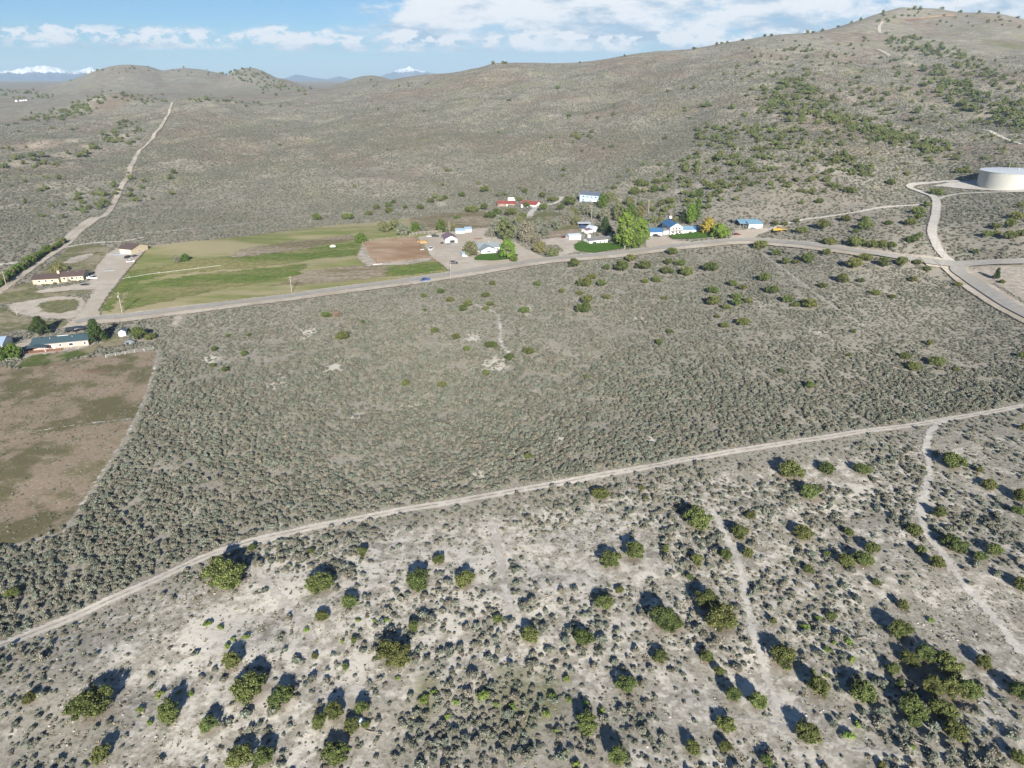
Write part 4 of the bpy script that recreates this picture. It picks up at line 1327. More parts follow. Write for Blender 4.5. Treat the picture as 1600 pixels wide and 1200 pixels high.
# ---- everything past that: one mass each, as instances
def scatter(name, meshes, pts, scl, rot, idx, label, category=None):
    me = bpy.data.meshes.new(name + '_points')
    me.vertices.add(len(pts)); me.vertices.foreach_set('co', np.asarray(pts, np.float32).ravel())
    a = me.attributes.new('scl', 'FLOAT_VECTOR', 'POINT'); a.data.foreach_set('vector', np.asarray(scl, np.float32).ravel())
    a = me.attributes.new('rot', 'FLOAT_VECTOR', 'POINT')
    rr = np.zeros((len(pts), 3), np.float32); rr[:, 2] = rot
    a.data.foreach_set('vector', rr.ravel())
    a = me.attributes.new('idx', 'INT', 'POINT'); a.data.foreach_set('value', np.asarray(idx, np.int32))
    o = link(name, me, kind='stuff', label=label)
    ng = bpy.data.node_groups.new(name + '_nodes', 'GeometryNodeTree')
    ng.interface.new_socket('Geometry', in_out='INPUT', socket_type='NodeSocketGeometry')
    ng.interface.new_socket('Geometry', in_out='OUTPUT', socket_type='NodeSocketGeometry')
    N_ = ng.nodes
    gi = N_.new('NodeGroupInput'); go = N_.new('NodeGroupOutput')
    iop = N_.new('GeometryNodeInstanceOnPoints')
    m2p = N_.new('GeometryNodeMeshToPoints')
    ng.links.new(gi.outputs[0], m2p.inputs[0]); ng.links.new(m2p.outputs[0], iop.inputs['Points'])
    join = N_.new('GeometryNodeJoinGeometry')
    for m_ in meshes:
        po = bpy.data.objects.new(name + '_source', m_)       # never linked to the scene: only a source of shape
        oi = N_.new('GeometryNodeObjectInfo'); oi.inputs['Object'].default_value = po
        oi.inputs['As Instance'].default_value = True
        ng.links.new(oi.outputs['Geometry'], join.inputs[0])
    ng.links.new(join.outputs[0], iop.inputs['Instance'])
    iop.inputs['Pick Instance'].default_value = True

    def na(nm, typ):
        n_ = N_.new('GeometryNodeInputNamedAttribute'); n_.data_type = typ; n_.inputs[0].default_value = nm
        return n_.outputs[0]
    ng.links.new(na('idx', 'INT'), iop.inputs['Instance Index'])
    e2r = N_.new('FunctionNodeEulerToRotation')
    ng.links.new(na('rot', 'FLOAT_VECTOR'), e2r.inputs[0])
    ng.links.new(e2r.outputs[0], iop.inputs['Rotation'])
    ng.links.new(na('scl', 'FLOAT_VECTOR'), iop.inputs['Scale'])
    ng.links.new(iop.outputs[0], go.inputs[0])
    md = o.modifiers.new('scatter', 'NODES'); md.node_group = ng
    return o


fp = []; fsz = []
for (u, v, w) in REST:
    if v is None:
        # walk down from the sky until the ray meets the ground
        for vv in range(2, 160):
            dx, dy, dz = ray(u, vv)
            hh = math.hypot(dx, dy)
            X = _RS[_RS > 900] * dx / hh; Y = _RS[_RS > 900] * dy / hh
            if np.any(CAM_H + _RS[_RS > 900] * dz / hh < height(X, Y)):
                break
        v = vv + 1.0
        g = ground([(u, v)])[0]
        d = g[1] * CP - (g[2] - CAM_H) * SP
        fp.append((g[0], g[1])); fsz.append(w * d / FPX)
    else:
        x, y, wid = base_of(u, v, w)
        fp.append((x, y)); fsz.append(wid)
fp = np.array(fp); fsz = np.array(fsz)
fz = height(fp[:, 0], fp[:, 1])
scl = np.stack([fsz * rc.uniform(.95, 1.2, len(fsz)), fsz * rc.uniform(.85, 1.1, len(fsz)), fsz * rc.uniform(.75, 1.05, len(fsz))], 1)
scatter('distant_junipers', JUN_FAR, np.column_stack([fp, fz - .1]), scl, rc.uniform(0, 6.28, len(fsz)), rc.integers(0, 3, len(fsz)),
        'hundreds of small dark junipers spread over the far slopes')

# ---- sagebrush
LAWN_LIKE = BLOCK


def blocked(x, y):
    out = np.zeros(len(x), bool)
    for kind, pts, mg in LAWN_LIKE:
        P = np.asarray(pts)[:, :2]
        m_ = 3.0
        lo = P.min(0) - m_ - mg; hi = P.max(0) + m_ + mg
        s = np.nonzero((x > lo[0]) & (x < hi[0]) & (y > lo[1]) & (y < hi[1]))[0]
        if len(s) == 0:
            continue
        if kind == 'poly':
            out[s] |= sd_poly(x[s], y[s], P) > -0.6
        else:
            out[s] |= dist_line(x[s], y[s], P) < mg
    return out


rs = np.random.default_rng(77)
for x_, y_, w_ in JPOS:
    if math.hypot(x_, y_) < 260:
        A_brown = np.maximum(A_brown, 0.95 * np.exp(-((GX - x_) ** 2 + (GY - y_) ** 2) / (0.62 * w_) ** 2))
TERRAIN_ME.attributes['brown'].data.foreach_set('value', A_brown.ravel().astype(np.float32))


def candidates(r0, r1, sp):
    g = np.arange(-r1 * 0.80, r1 * 0.80, sp); h_ = np.arange(40, r1, sp)
    X, Y = np.meshgrid(g, h_)
    X = X.ravel() + rs.uniform(-.48, .48, X.size) * sp; Y = Y.ravel() + rs.uniform(-.48, .48, Y.size) * sp
    rr = np.hypot(X, Y)
    k = (rr > r0) & (rr < r1) & (np.abs(X) < Y * 0.86 + 12)
    X, Y = X[k], Y[k]
    Z = height(X, Y)
    u, v = project(X, Y, Z)
    k = (u > -190) & (u < 1790) & (v < 1330) & (v > 40)
    return X[k], Y[k], Z[k], u[k], v[k]


def grid_attr(A, X, Y):
    a = np.degrees(np.arctan2(X, Y)); l = np.log(np.hypot(X, Y))
    i = np.clip(np.searchsorted(AZ, a) - 1, 0, NA - 2); j = np.clip(np.searchsorted(LR, l) - 1, 0, NL - 2)
    return A[i, j]


SP_, SS_ = [], []
# the level field and the foreground
X, Y, Z, u, v = candidates(52, 430, 1.30)
dens = np.full(len(X), 0.92)
dl = dist_line(X, Y, DIRT_G)
vt = np.interp(u, [p[0] for p in DIRT], [p[1] for p in DIRT])
below = v > vt
n1 = fbm(X / 22, Y / 22, 41, 3); n2 = fbm(X / 7, Y / 7, 43, 2)
pale = grid_attr(A_pale, X, Y)
upper = np.clip((620 - v) / 90, 0, 1) * ~below
dens = np.where(below, np.clip(0.54 + (n1 - 0.5) * 2.7 + (n2 - .5) * .9 - pale * 0.40, 0.06, 0.9), dens - 0.10 * upper)
dens = np.where(below, dens + 0.75 * np.exp(-((u + 20) / 190) ** 2), dens)
mass = np.exp(-((u - 770) / 230) ** 2 - ((v - 1150) / 75) ** 2)
dens = np.where(below, dens + 0.6 * mass, dens)
size_b = 0.6 * mass + 0.6 * np.exp(-((u + 20) / 180) ** 2)
dens = np.where(below & (dl < 10), np.maximum(dens, 0.75), dens)
dens = np.where(~below, dens * np.clip(1.25 - pale * 1.0, 0.05, 1) * np.where(n2 < 0.30, .3, 1), dens)
size = np.where(below, rs.gamma(5, 0.185, len(X)) * np.clip(0.45 + n1 * 1.1, .5, 1.4), rs.normal(1.78, 0.28, len(X)))
size = np.where(~below, size * (1 - 0.26 * upper) * np.clip(0.72 + 0.55 * n1, .7, 1.2) * rs.choice([.6, .85, 1.0, 1.15], len(X), p=[.12, .25, .43, .2]), size)
size = np.where(below, size + size_b * rs.uniform(0, 1.6, len(X)), size)
size = np.clip(size, 0.35, 2.5)
inleft = np.zeros(len(X), bool)
kk = (X < -30)
inleft[kk] = sd_poly(X[kk], Y[kk], LEFT_FIELD) > 0.8
dens = np.where(inleft, 0.10 + 0.35 * (n1 > .48), dens); size = np.where(inleft, rs.uniform(.35, .95, len(X)), size)
ok = (rs.uniform(size=len(X)) < dens) & ~blocked(X, Y)
jp = np.array(JPOS)
for x_, y_, w_ in jp[np.hypot(jp[:, 0], jp[:, 1]) < 430]:
    ok &= ((X - x_) ** 2 + (Y - y_) ** 2) > (w_ * 0.50) ** 2
SP_.append(np.column_stack([X, Y, Z])[ok]); SS_.append(size[ok])
# small tufts between the bushes of the near slope
X, Y, Z, u, v = candidates(52, 235, 0.78)
vt = np.interp(u, [p[0] for p in DIRT], [p[1] for p in DIRT])
n3 = fbm(X / 9, Y / 9, 47, 3)
ok = (rs.uniform(size=len(X)) < np.where(v > vt, np.clip((n3 - .36) * 1.1, .03, .42), .06)) & ~blocked(X, Y)
SP_.append(np.column_stack([X, Y, Z])[ok]); SS_.append(rs.gamma(4, .105, len(X)).clip(.2, .8)[ok])
# the slopes behind
X, Y, Z, u, v = candidates(430, 1600, 2.5)
n1 = fbm(X / 60, Y / 60, 51, 3); n2 = fbm(X / 12, Y / 12, 53, 2)
pale = grid_attr(A_pale, X, Y)
dens = np.clip(0.66 + (n1 - .5) * 1.3 + (n2 - .5) * .6 - pale * .5, .08, .85)
rr_ = np.hypot(X, Y)
dens = dens * np.clip(1.15 - (rr_ - 600) / 900, 0, 1)
ok = (rs.uniform(size=len(X)) < dens) & ~blocked(X, Y)
SP_.append(np.column_stack([X, Y, Z])[ok]); SS_.append((rs.normal(1.8, .35, len(X)).clip(.8, 2.8))[ok])
SPts = np.concatenate(SP_); SSz = np.concatenate(SS_)
dcam = np.sqrt(SPts[:, 0] ** 2 + SPts[:, 1] ** 2 + (SPts[:, 2] - CAM_H) ** 2)
us, vs = project(SPts[:, 0], SPts[:, 1], SPts[:, 2])
vis = (us > 8) & (us < 1592) & (vs > 20) & (vs < 1190)
pxs = np.where(vis, SSz / dcam, 0)
order = np.argsort(-pxs)
pick = order[:300]
rest = np.ones(len(SPts), bool); rest[pick] = False
scl = SSz[:, None] * np.column_stack([rs.uniform(.85, 1.2, len(SSz)), rs.uniform(.85, 1.2, len(SSz)), rs.uniform(.75, 1.05, len(SSz)) * np.clip(0.55 + SSz * 0.5, .8, 1.4)])
rotz = rs.uniform(0, 6.28, len(SSz)); idx = rs.integers(0, 6, len(SSz))
seen_s = {}
for i in pick:
    lab = 'grey-green sagebrush, ' + place_phrase(us[i], vs[i] - 4, 1)
    if lab in seen_s:
        continue
    seen_s[lab] = 1
    o = link('sagebrush', SAGE[idx[i]], label=lab, category='sagebrush', group='nearest sagebrush bushes')
    o.location = SPts[i] - np.array([0, 0, .06]); o.rotation_euler = (0, 0, rotz[i]); o.scale = scl[i]
scatter('sagebrush_cover', SAGE, SPts[rest] - np.array([0, 0, .06]), scl[rest], rotz[rest], idx[rest], 'grey-green sagebrush covering field and slopes')
print('sagebrush', len(SPts), 'junipers', len(ALLJ), len(fp))

# ---- dry bunch grass and stones between the bushes
def tuft_mesh(name, seed):
    rg = np.random.default_rng(seed)
    vs_ = []; fs_ = []
    for k in range(16):
        a = rg.uniform(0, 6.28); l = rg.uniform(.25, .5); r_ = rg.uniform(0, .12)
        b0 = np.array([r_ * math.cos(a), r_ * math.sin(a), 0]); tip = b0 + np.array([math.cos(a) * l * .7, math.sin(a) * l * .7, l * .8])
        sd2 = np.array([-math.sin(a), math.cos(a), 0]) * .07
        n0 = len(vs_); vs_ += [b0 - sd2, b0 + sd2, tip + sd2 * .3, tip - sd2 * .3]; fs_.append((n0, n0 + 1, n0 + 2, n0 + 3))
    return mesh_np(name, np.array(vs_), np.array(fs_), [M['dry_tuft']], dict(leaf=np.random.default_rng(seed).uniform(0, 1, len(vs_))))


M['dry_tuft'] = foliage('dry_bunch_grass', (0.24, 0.222, 0.15, 1), (0.37, 0.345, 0.25, 1), 0.12)
TUFT = [tuft_mesh('dry_grass_mesh', 70 + i) for i in range(3)]
X, Y, Z, u, v = candidates(52, 330, 1.15)
n4 = fbm(X / 14, Y / 14, 91, 3)
ok = (rs.uniform(size=len(X)) < np.clip((n4 - .36) * 1.6, .04, .5)) & ~blocked(X, Y) & ~((X < -30) & (sd_poly(X, Y, LEFT_FIELD) > -1))
k_ = int(ok.sum()); sz = rs.uniform(.5, 1.1, k_)
scatter('dry_bunch_grass', TUFT, np.column_stack([X, Y, Z])[ok] - np.array([0, 0, .03]), np.repeat(sz[:, None], 3, 1), rs.uniform(0, 6.28, k_), rs.integers(0, 3, k_), 'tan dry bunch grass between the sagebrush')
M['stone'] = plain('stone', (0.44, 0.41, 0.37, 1), 0.95, 0.1, var=0.3, scale=2)
ROCK = [mesh_np('stone_mesh', ico()[0][:12] * np.random.default_rng(80 + i).uniform(.6, 1.2, (12, 1)) * np.array([.5, .4, .3]), np.array([(0, 11, 5), (0, 5, 1), (0, 1, 7), (0, 7, 10), (0, 10, 11), (1, 5, 9), (5, 11, 4), (11, 10, 2), (10, 7, 6), (7, 1, 8), (3, 9, 4), (3, 4, 2), (3, 2, 6), (3, 6, 8), (3, 8, 9), (4, 9, 5), (2, 4, 11), (6, 2, 10), (8, 6, 7), (9, 8, 1)]), [M['stone']]) for i in range(3)]
X, Y, Z, u, v = candidates(52, 190, 1.1)
n5 = fbm(X / 11, Y / 11, 95, 3)
ok = (rs.uniform(size=len(X)) < np.clip((n5 - .5) * 1.4, .02, .5)) & (v > np.interp(u, [p[0] for p in DIRT], [p[1] for p in DIRT]) + 12)
k_ = int(ok.sum()); sz = rs.gamma(3, .09, k_).clip(.1, .7)
scatter('loose_stones', ROCK, np.column_stack([X, Y, Z])[ok], np.repeat(sz[:, None], 3, 1), rs.uniform(0, 6.28, k_), rs.integers(0, 3, k_), 'loose pale stones on the bare slope')

# ---- bright green rabbitbrush in the foreground
RAB = """678,1082,12 660,1095,20 757,1090,25 712,1098,12 830,1123,9 863,1090,16 885,1060,14 890,1093,12 883,1178,10 1423,1168,14 1343,1133,17 1325,1150,20 800,1105,14 775,1103,12
1325,1003,16 1330,1030,14 1290,1015,14 1303,1005,9 1257,980,16 1275,965,14 915,1100,14 940,1110,12 855,1115,14 535,1003,9 590,1015,9 480,985,11 325,975,14 345,980,11
220,1110,13 235,1130,12 250,1085,15 297,1085,12 280,1082,10 385,995,12 363,998,9 560,970,9 585,970,8 605,968,9 355,1010,12 700,1120,12 740,1130,10 870,1142,12 1315,915,10
1455,970,12 1270,1050,9 1290,1055,10 1225,1045,9 1345,1055,9 900,1195,14 620,1060,9 545,1172,9"""
for k, s in enumerate(RAB.split()):
    u, v, w = map(float, s.split(','))
    x, y, wid = base_of(u, v, w)
    lab = 'low bright green rabbitbrush, ' + place_phrase(u, v)
    if lab in seen_s:
        lab = 'green rabbitbrush, ' + place_phrase(u, v, 1)
    seen_s[lab] = 1
    o = link('rabbitbrush', RABBIT[k % 3], label=lab, category='rabbitbrush', group='rabbitbrush in the foreground')
    o.location = (x, y, float(height(x, y)) - .04); o.scale = (wid * 1.1, wid * 1.1, wid * 1.15); o.rotation_euler = (0, 0, k * 1.7)

# ------------------------------------------------------------------ trees around the houses: (u, v base, width px, height px, kind, label)
TREES = [
    (152, 534, 30, 36, 'pine', 'tall dark evergreen at the right end of the teal roofed home'),
    (64, 522, 30, 28, 'pine', 'dark evergreen behind the left end of the teal roofed home'),
    (22, 562, 26, 30, 'mid', 'green tree left of the deck at the left edge'),
    (4, 564, 24, 28, 'mid', 'green tree at the left edge below the blue metal roof'),
    (735, 401, 29, 25, 'bare', 'leafless olive tree hiding the left side of the white gabled house'),
    (793, 405, 28, 34, 'bright', 'leafy green tree at the right end of the lawn of the white gabled house'),
    (803, 410, 14, 12, 'mid', 'low green bush under the leafy tree beside the white gabled house'),
    (790, 376, 34, 40, 'olive', 'tall olive cottonwood above the gravel yard'),
    (779, 360, 26, 26, 'deadgrey', 'greyish half bare tree left of the tall olive cottonwood'),
    (822, 379, 32, 36, 'greyt', 'large grey-green tree right of the farm drive'),
    (838, 382, 18, 20, 'greyt', 'grey-green tree at the upper bend of the farm drive'),
    (844, 395, 24, 20, 'olive', 'round olive tree beside the farm drive near the road'),
    (864, 401, 22, 15, 'olive', 'low wide olive tree at the road end of the farm drive'),
    (976, 388, 40, 62, 'bright', 'tall bright green cottonwood right of the long white house'),
    (999, 384, 32, 48, 'bright', 'bright green cottonwood left of the blue roofed garage'),
    (991, 388, 26, 26, 'mid', 'dense green tree at the right end of the long lawn'),
    (945, 366, 22, 26, 'pine', 'dark green conifer behind the long white house'),
    (938, 391, 0, 0, None, None),
    (957, 381, 14, 12, 'greyt', 'grey bush before the long white house'),
    (1088, 350, 13, 42, 'poplar', 'slender dark green poplar behind the blue roofed house'),
    (1078, 352, 17, 34, 'poplar_b', 'bright green poplar beside the slender one'),
    (1067, 350, 13, 22, 'pine', 'dark conifer left of the two poplars'),
    (1106, 365, 29, 26, 'yellow', 'yellow blooming tree right of the blue roofed house'),
    (1124, 372, 32, 22, 'bright', 'wide green tree right of the yellow tree'),
    (1021, 349, 13, 13, 'olive', 'olive tree behind the blue roofed garage'),
    (1031, 348, 13, 11, 'olive', 'low olive tree behind the two-storey blue roof'),
    (1056, 349, 14, 12, 'olive', 'olive bush between the blue roof and the conifer'),
    (565, 379, 21, 15, 'mid', 'dark green tree at the left corner of the riding arena'),
    (600, 362, 22, 16, 'olive', 'olive tree behind the riding arena'),
    (617, 359, 20, 17, 'olive', 'second olive tree behind the riding arena'),
    (629, 368, 24, 20, 'greyt', 'grey-green tree with bare limbs behind the arena'),
    (650, 361, 17, 15, 'mid', 'round green tree left of the white garage fence'),
    (663, 364, 15, 16, 'greyt', 'grey-green tree near the corral fence'),
    (689, 363, 19, 22, 'mid', 'tall green tree behind the white garage'),
    (702, 364, 7, 22, 'deadgrey', 'bare grey poplar behind the white garage'),
    (709, 362, 11, 16, 'olive', 'yellowish tree behind the light blue sheds'),
    (277, 411, 15, 13, 'greyt', 'grey-green bush in the pasture by the gravel drive'),
    (290, 408, 15, 12, 'mid', 'darker bush in the pasture by the gravel drive'),
    (92, 425, 26, 13, 'olive', 'rounded olive bush behind the ranch house'),
    (890, 346, 20, 18, 'greyt', 'grey tree below the pale drive of the blue house'),
    (913, 336, 22, 20, 'greyt', 'grey tree in front of the blue two-storey house'),
    (940, 326, 20, 26, 'mid', 'green tree at the right end of the blue two-storey house'),
    (952, 316, 22, 17, 'olive', 'olive tree right of the blue two-storey house'),
    (930, 342, 20, 20, 'deadgrey', 'bare grey tree below the blue two-storey house'),
    (955, 338, 24, 24, 'deadgrey', 'large bare tree left of the tall cottonwood'),
    (900, 352, 16, 16, 'olive', 'olive tree by the small white sheds'),
    (842, 352, 16, 14, 'deadgrey', 'bare brushy tree right of the red roofs'),
    (860, 356, 18, 14, 'deadgrey', 'bare grey brush above the farm drive'),
    (878, 352, 18, 15, 'deadgrey', 'bare grey brush behind the scrap yard'),
    (808, 360, 16, 15, 'greyt', 'grey-green tree above the tall olive cottonwood'),
    (1012, 330, 18, 18, 'greyt', 'grey tree behind the tall cottonwood'),
    (983, 322, 18, 15, 'olive', 'olive tree on the slope behind the tall cottonwood'),
    (768, 372, 22, 20, 'deadgrey', 'bare grey tree left of the farm drive head'),
    (800, 372, 24, 22, 'greyt', 'grey-green tree directly right of the tall olive cottonwood'),
    (812, 352, 18, 16, 'olive', 'olive tree in the brushy bottom below the red roofs'),
    (832, 364, 22, 18, 'deadgrey', 'bare grey thicket above the large grey-green tree'),
    (850, 368, 18, 14, 'greyt', 'grey-green bush left of the rough yard'),
    (870, 358, 18, 15, 'greyt', 'grey-green bush behind the rough yard'),
    (895, 338, 18, 16, 'olive', 'olive tree left below the blue two-storey house'),
    (922, 331, 20, 17, 'deadgrey', 'bare grey tree before the blue two-storey house'),
    (945, 348, 22, 24, 'greyt', 'grey-green tree behind the white gabled shed'),
    (966, 346, 24, 30, 'olive', 'olive tree crowding the tall bright cottonwood'),
    (985, 350, 24, 34, 'mid', 'green tree between the two bright cottonwoods'),
    (965, 330, 18, 16, 'olive', 'olive tree up the slope from the tall cottonwood'),
    (1000, 340, 18, 20, 'olive', 'olive tree behind the second bright cottonwood'),
    (1556, 437, 11, 19, 'pine', 'narrow dark conifer on the pale bank inside the junction'),
    (526, 495, 17, 11, 'dead', 'reddish dead juniper beside a green one in the field'),
]
KIND = {'pine': ('leaf_dark', 'bark', 'cone', 0.0, 0.10), 'mid': ('leaf_mid', 'bark', 'round', 0.0, 0.12), 'bright': ('leaf_bright', 'pale_bark', 'round', 0.05, 0.22),
        'olive': ('leaf_olive', 'bark', 'round', 0.12, 0.15), 'greyt': ('leaf_grey', 'pale_bark', 'round', 0.3, 0.18), 'bare': ('leaf_olive', 'bark', 'round', 0.45, 0.22),
        'deadgrey': ('leaf_grey', 'pale_bark', 'round', 0.7, 0.22), 'dead': ('leaf_dead', 'bark', 'round', 0.4, 0.1), 'poplar': ('leaf_mid', 'bark', 'poplar', 0.0, 0.06),
        'poplar_b': ('leaf_bright', 'bark', 'poplar', 0.0, 0.06), 'yellow': ('leaf_yellow', 'bark', 'round', 0.05, 0.15)}
NAMES = {'pine': 'conifer_tree', 'mid': 'broadleaf_tree', 'bright': 'cottonwood_tree', 'olive': 'olive_green_tree', 'greyt': 'grey_green_tree', 'bare': 'leafless_tree', 'deadgrey': 'bare_tree',
         'dead': 'dead_juniper', 'poplar': 'poplar_tree', 'poplar_b': 'poplar_tree', 'yellow': 'yellow_tree'}
TREE_XY = []
for k, (u, v, wp, hp, kind, lab) in enumerate(TREES):
    if kind is None:
        continue
    g = ground([(u, v)])[0]
    d = g[1] * CP - (g[2] - CAM_H) * SP
    w = wp * d / FPX; h = hp * d / FPX * 1.02
    lm, bm, shp, bare, tf = KIND[kind]
    leaf = max(0.22, w * 0.042)
    tm, cm = tree_meshes(NAMES[kind], 500 + k, M[lm], M[bm], w, h, max(h * tf, .4), nlobes=26 if shp == 'round' else 30, nq=60, leaf=leaf, shape=shp, bare=bare)
    root = empty(NAMES[kind], g, 0, lab, 'tree')
    link('trunk', tm, root); link('crown', cm, root)

# hedge row along the dirt road at the left
HEDGE = ground([(-24, 462), (0, 446), (30, 424), (60, 404), (88, 388), (101, 380)])
HL = smooth_line(HEDGE, 1.0)
hm = [tree_meshes('hedge_shrub', 900 + i, M[('leaf_mid', 'leaf_olive', 'leaf_mid')[i]], M['bark'], 6.4, 5.2 + .5 * i, .6, nlobes=18, nq=50, leaf=.34) for i in range(3)]
acc = 0; n_h = 0; total_h = 24
for t in np.linspace(0, 1, total_h):
    p = HL[int(t * (len(HL) - 1))]
    x, y = p[0] + random.uniform(-.8, .8), p[1] + random.uniform(-.8, .8)
    uu, vv = project(x, y, float(height(x, y)))
    if uu < -20:
        continue
    n_h += 1
    ords = ['first', 'second', 'third', 'fourth', 'fifth', 'sixth', 'seventh', 'eighth', 'ninth', 'tenth', 'eleventh', 'twelfth', 'thirteenth', 'fourteenth', 'fifteenth', 'sixteenth',
            'seventeenth', 'eighteenth', 'nineteenth', 'twentieth', 'twenty-first', 'twenty-second', 'twenty-third', 'twenty-fourth', 'twenty-fifth']
    root = empty('hedge_shrub', (x, y, float(height(x, y))), random.uniform(0, 6), f'{ords[n_h - 1]} shrub from the left edge in the green hedge row by the dirt road', 'shrub', 'hedge row by the dirt road')
    s_ = random.uniform(.75, 1.1) * (1.0 if t < .8 else .8)
    root.scale = (s_, s_, s_ * random.uniform(.85, 1.05))
    tm, cm = hm[n_h % 3]
    link('trunk', tm, root); link('crown', cm, root)

# ------------------------------------------------------------------ buildings


def frame_at(A, B):
    G = ground([A, B])
    a, b = G
    d = b[:2] - a[:2]
    L = float(np.hypot(*d))
    return a, b, L, math.atan2(d[1], d[0])


def gable(L, D, H, Rh, oh=.4, axis='x', th=.16):
    """roof slabs over a block L by D; the ridge runs along the axis"""
    mb = MB()
    if axis == 'x':
        e = H - Rh * oh / (D / 2)
        for s in (0, 1):
            y0 = -oh if s == 0 else D + oh
            mb.prism([(y0, e), (D / 2, H + Rh), (D / 2, H + Rh + th), (y0, e + th)], 'x', -oh, L + oh)
    else:
        e = H - Rh * oh / (L / 2)
        for s in (0, 1):
            x0 = -oh if s == 0 else L + oh
            mb.prism([(x0, e), (L / 2, H + Rh), (L / 2, H + Rh + th), (x0, e + th)], 'y', -oh, D + oh)
    return mb


def building(name, label, A, B, D, H, Rh, wall, roof, axis='x', openings=(), oh=.4, cat='house', flat=False, parent=None, sink=1.5):
    a, b, L, rz = frame_at(A, B)
    z0 = float(min(a[2], b[2]))
    mid = (a + b) / 2
    root = empty(name, (a[0], a[1], z0), rz, label, cat)
    mb = MB()
    if axis == 'x':
        mb.prism([(0, -sink), (D, -sink), (D, H), (D / 2, H + Rh - .02), (0, H)], 'x', 0, L)
    else:
        mb.prism([(0, -sink), (L, -sink), (L, H), (L / 2, H + Rh - .02), (0, H)], 'y', 0, D)
    mb.build('wall', M[wall], root)
    if flat:
        MB().box(-oh, L + oh, -oh, D + oh, H + .02, H + .25).build('roof', M[roof], root)
    else:
        gable(L, D, H, Rh, oh, axis).build('roof', M[roof], root)
    if L > 9 and not flat:
        for tv in (.3, .7):
            if axis == 'x':
                yv = D * .36; zv = H + Rh * .72
                MB().cyl((L * tv, yv, zv - .1), (L * tv, yv, zv + .55), .14, n=8).build('roof_vent', M['steel'], root)
            else:
                MB().cyl((L * .36, D * tv, H + Rh * .72 - .1), (L * .36, D * tv, H + Rh * .72 + .55), .14, n=8).build('roof_vent', M['steel'], root)
    for o in openings:
        kind, face, t0, t1, z_0, z_1 = o[:6]
        put_opening(root, kind, face, t0, t1, z_0, z_1, L, D, o[6] if len(o) > 6 else None)
    return root, L


def put_opening(root, kind, face, t0, t1, za, zb, L, D, mat=None):
    def bx(n, x0, x1, m_, par, out=.06, dz=0):
        mb = MB()
        lo, hi = x0, x1
        if face == 'f':
            mb.box(lo, hi, -out, .03, za + dz, zb - dz)
        elif face == 'l':
            mb.box(-out, .03, lo, hi, za + dz, zb - dz)
        else:
            mb.box(L - .03, L + out, lo, hi, za + dz, zb - dz)
        return mb.build(n, M[m_], par)
    S = L if face == 'f' else D
    x0, x1 = t0 * S, t1 * S
    if kind == 'window':
        w_ = bx('window', x0, x1, 'trim', root, .06)
        bx('pane', x0 + .14, x1 - .14, 'glass', w_, .075, .14)
    elif kind == 'door':
        d_ = bx('door', x0, x1, mat or 'door_w', root, .05)
        hx = x1 - .25
        mb = MB()
        if face == 'f':
            mb.box(hx, hx + .1, -.11, -.05, za + 1.0, za + 1.12)
            mb.build('handle', M['steel'], d_)
    else:
        bx('door_or_shade_panel', x0, x1, mat or 'trim', root, .05)


# teal roofed home with its deck
home, L = building('mobile_home', 'long pale pink home with a teal metal roof at the left', (52, 549.5), (139.5, 541), 8.6, 2.9, 1.15, 'w_pink', 'r_teal',
                   openings=[('window', 'f', .30, .345, 1.2, 2.3), ('door', 'f', .36, .40, .3, 2.3), ('window', 'f', .47, .52, 1.1, 2.3), ('window', 'f', .64, .73, 1.0, 2.3),
                             ('window', 'f', .91, .96, 1.0, 2.3), ('window', 'r', .3, .5, 1.1, 2.2), ('window', 'r', .65, .8, 1.1, 2.2)])
MB().box(L * .40, L * .62, 4.9, 5.7, 3.55, 4.28).build('skylight', M['r_greydk'], home)
MB().box(L * .41, L * .61, 4.82, 4.92, 3.9, 4.2).build('skylight', M['trim'], home)
deck = MB().box(-2.4, L * .54, -3.4, -.06, .25, .55).build('deck', M['deckwood'], home)
mb = MB()
for i in range(14):
    x = -2.3 + i * (L * .54 + 2.2) / 13
    mb2 = MB().box(x - .06, x + .06, -3.38, -3.26, .551, 1.5); mb2.build('railing_post', M['deckwood'], deck)
MB().box(-2.4, L * .54, -3.42, -3.24, 1.42, 1.52).build('handrail', M['deckwood'], deck)
MB().box(-2.4, L * .54, -3.36, -3.30, .95, 1.03).build('rail', M['deckwood'], deck)
pr = MB().prism([(-2.9, 2.35), (1.6, 3.05), (6.1, 2.35), (6.1, 2.5), (1.6, 3.2), (-2.9, 2.5)], 'y', -3.9, -.5).build('porch_roof', M['r_teal'], home)
for x in (-2.2, 5.2):
    MB().box(x, x + .14, -3.5, -3.36, .5, 2.5).build('porch_post', M['trim'], home)
building('metal_roof_house', 'house with a pale blue metal roof cut by the left edge', (-52, 553), (6, 549), 10, 3.0, 1.6, 'w_white', 'r_bluegrey', openings=[('window', 'f', .3, .4, 1, 2.2), ('window', 'f', .7, .8, 1, 2.2)])
MB_ = building('small_shed', 'small white shed with a dark roof right of the evergreen', (186, 526), (197, 525), 2.8, 2.1, .8, 'w_white', 'r_slate', axis='y', cat='shed', openings=[('door', 'f', .35, .65, .1, 1.8)])

